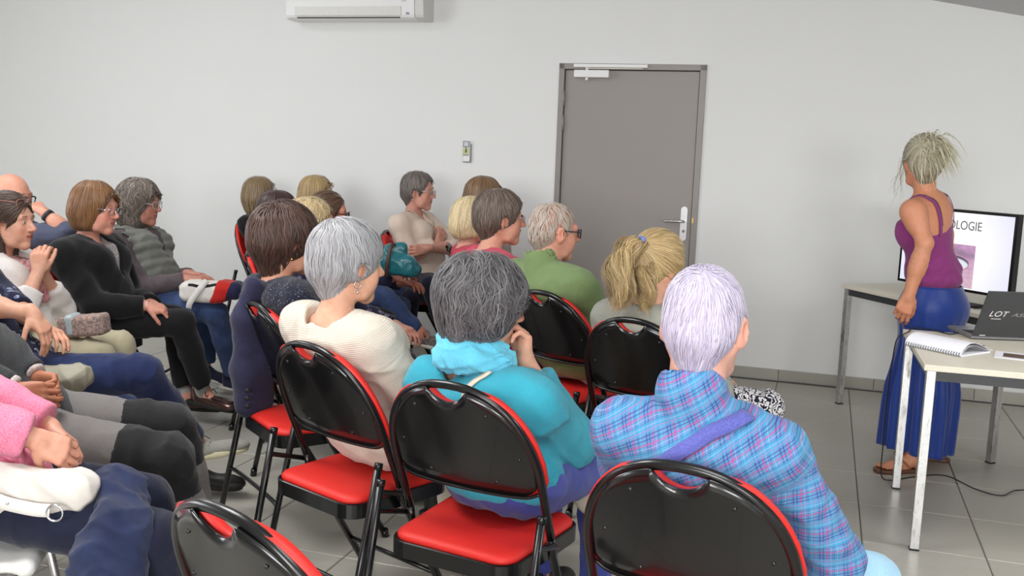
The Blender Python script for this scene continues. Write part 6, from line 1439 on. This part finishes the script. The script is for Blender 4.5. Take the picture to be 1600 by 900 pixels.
V, F = ribbon(Pq, .008, .003, Gq); sub(t, b, 'stripe', V, F, cloth('black_stripe', 'mottle', (26, 26, 30), (30, 30, 34)))
V, F = ribbon(spline([q + A_(.0, -.075, .06), q + A_(-.035, -.105, .01), q + A_(-.075, -.125, -.055), q + A_(-.085, -.125, -.09)], 6), .016, .004, A_(0, -1, .2)); sub(t, b, 'strap', V, F, cloth('white_webbing', 'mottle', (214, 212, 208), (220, 218, 214)))
# floral pouch
q = at(128, 508, 4.22)
S = SDF(); S.rbox(q + A_(.01, 0, .0), A_(.10, .05, .045), .018, np.stack([unit(A_(1, 0, .12)), A_(0, 1, 0), unit(A_(-.12, 0, 1))]))
t, b = blob('pouch', 'floral fabric pouch with pale band on the lap of the woman in white', 'bag', S, cloth('floral_liberty', 'fuzzy', (74, 84, 98), (196, 160, 140), scale=.8, bump=.1), .006, (.004, .05), 3)
S = SDF(); S.rbox(q + A_(-.035, 0, .002), A_(.022, .0525, .0475), .018, np.stack([unit(A_(1, 0, .12)), A_(0, 1, 0), unit(A_(-.12, 0, 1))])); V, F = net(S, .005); sub(t, b, 'band', V, F, leather('pale_blue_band', (170, 182, 186)))
# khaki bag on the lap of the person with the floral blouse
q = at(92, 592, 3.50)
S = SDF(); S.cone(q + A_(-.10, 0, .0), q + A_(.04, 0, .0), .055, .05); S.cone(q + A_(.04, 0, .0), q + A_(.075, 0, .01), .05, .045, .03)
t, b = blob('shoulder_bag', 'khaki grey shoulder bag on the lap under crossed forearms', 'bag', S, leather('khaki_grey_leather', (150, 146, 128), .5), .005, (.016, .06), 8)
V, F = ribbon(spline([q + A_(-.10, -.05, .035), q + A_(-.02, -.06, .03), q + A_(.02, -.062, -.01), q + A_(.03, -.055, -.04)], 6), .007, .003, A_(0, -1, .2)); sub(t, b, 'strap', V, F, leather('khaki_strap', (166, 160, 140)))
mb = MB(); mb.tube([q + A_(-.03, -.062, .018), q + A_(.01, -.062, .022)], .003, 6); sub(t, b, 'zip', mb.V, mb.F, M_SILVER)
# white handbag
q = at(66, 768, 2.36)
S = SDF(); S.cone(q + A_(-.12, 0, .02), q + A_(.08, .02, .0), .050, .050); S.cone(q + A_(-.12, 0, -.01), q + A_(.02, .0, -.015), .045, .040, .03)
t, b = blob('handbag', 'white leather handbag with ringed strap on the lap in the lower left corner', 'bag', S, leather('white_leather', (208, 202, 194), .45), .005, (.016, .07), 9)
V, F = ribbon(spline([q + A_(-.10, -.062, .005), q + A_(-.05, -.066, -.010), q + A_(.01, -.064, -.022), q + A_(.045, -.058, -.026)], 6), .016, .006, A_(0, -1, .15)); sub(t, b, 'strap', V, F, leather('white_strap', (230, 226, 220), .4))
for x, z in ((.058, -.030), (-.125, .005)):
    mb = MB(); c0 = q + A_(x, -.062, z); mb.tube([c0 + .020 * (A_(math.cos(a), 0, math.sin(a))) for a in np.linspace(0, 6.2832, 21)], .0028, 8, False); sub(t, b, 'ring', mb.V, mb.F, M_SILVER)
for x in (-.075, -.05):
    mb = MB(); mb.lathe([(.0004, .004), (.003, .003), (.0045, 0)], 10, Matrix.Translation(q + A_(x, -.071, -.006)) @ Matrix.Rotation(math.pi / 2, 4, 'X')); sub(t, b, 'stud', mb.V, mb.F, M_SILVER)
# denim jacket over the knees
k1, k0 = PINK.legs[1][1], PINK.legs[0][1]; S = SDF()
a = at(175, 775, 2.46); S.chain([a + A_(-.03, .08, .0), a + A_(.015, -.0, .01), k1 + A_(-.06, -.045, .045), k1 + A_(-.05, -.11, -.06), k1 + A_(-.05, -.12, -.20)], [.05, .060, .075, .07, .06], .03); S.chain([a + A_(.02, .02, .0), k1 + A_(-.10, -.10, .0), k1 + A_(-.10, -.13, -.2)], [.05, .055, .05], .03)
t, b = blob('denim_jacket', 'dark blue denim jacket bundled over the knees in the lower left corner', 'jacket', S, cloth('dark_blue_denim', 'denim', (30, 38, 66), (50, 60, 94)), .006, (.018, .055), 12)
# coat over the left side of the second chair
q = at(384, 500, 3.62); S = SDF()
S.chain([q + A_(.02, .02, .13), q + A_(-.01, .03, .0), q + A_(-.02, .06, -.2), q + A_(-.01, .06, -.34)], [.030, .045, .050, .050], .04); S.chain([q + A_(.04, .06, .10), q + A_(.03, .10, -.15), q + A_(.03, .11, -.33)], [.035, .045, .045], .04)
t, b = blob('coat', 'dark navy coat hanging beside the woman in the speckled sweater', 'coat', S, cloth('navy_coat_cloth', 'mottle', (38, 38, 62), (44, 44, 70)), .008, (.012, .10), 13)
for k in range(3): mb = MB(); mb.lathe([(.0004, .004), (.009, .003), (.010, 0)], 12, Matrix.Translation(q + A_(.012, -.028, -.26 - .03 * k)) @ Matrix.Rotation(math.pi / 2, 4, 'X')); sub(t, b, 'button', mb.V, mb.F, M_RUB)
# cream jacket beside the turquoise elbow
q = at(908, 725, 2.98); S = SDF()
S.chain([q + A_(-.03, .0, .10), q + A_(.02, .01, .06), q + A_(.035, .0, -.02), q + A_(.03, -.02, -.10)], [.04, .05, .055, .05], .03); S.cone(q + A_(-.08, .05, .05), q + A_(.03, .04, .0), .05, .05, .03)
t, b = blob('jacket', 'cream jacket bundled on the lap by the turquoise elbow', 'jacket', S, cloth('cream_jacket_cloth', 'mottle', (206, 196, 176), (214, 204, 186)), .0065, (.014, .08), 14)

chair_at(345, 803, 1.55, 38, 'empty folding chair closest to the camera at the lower edge')
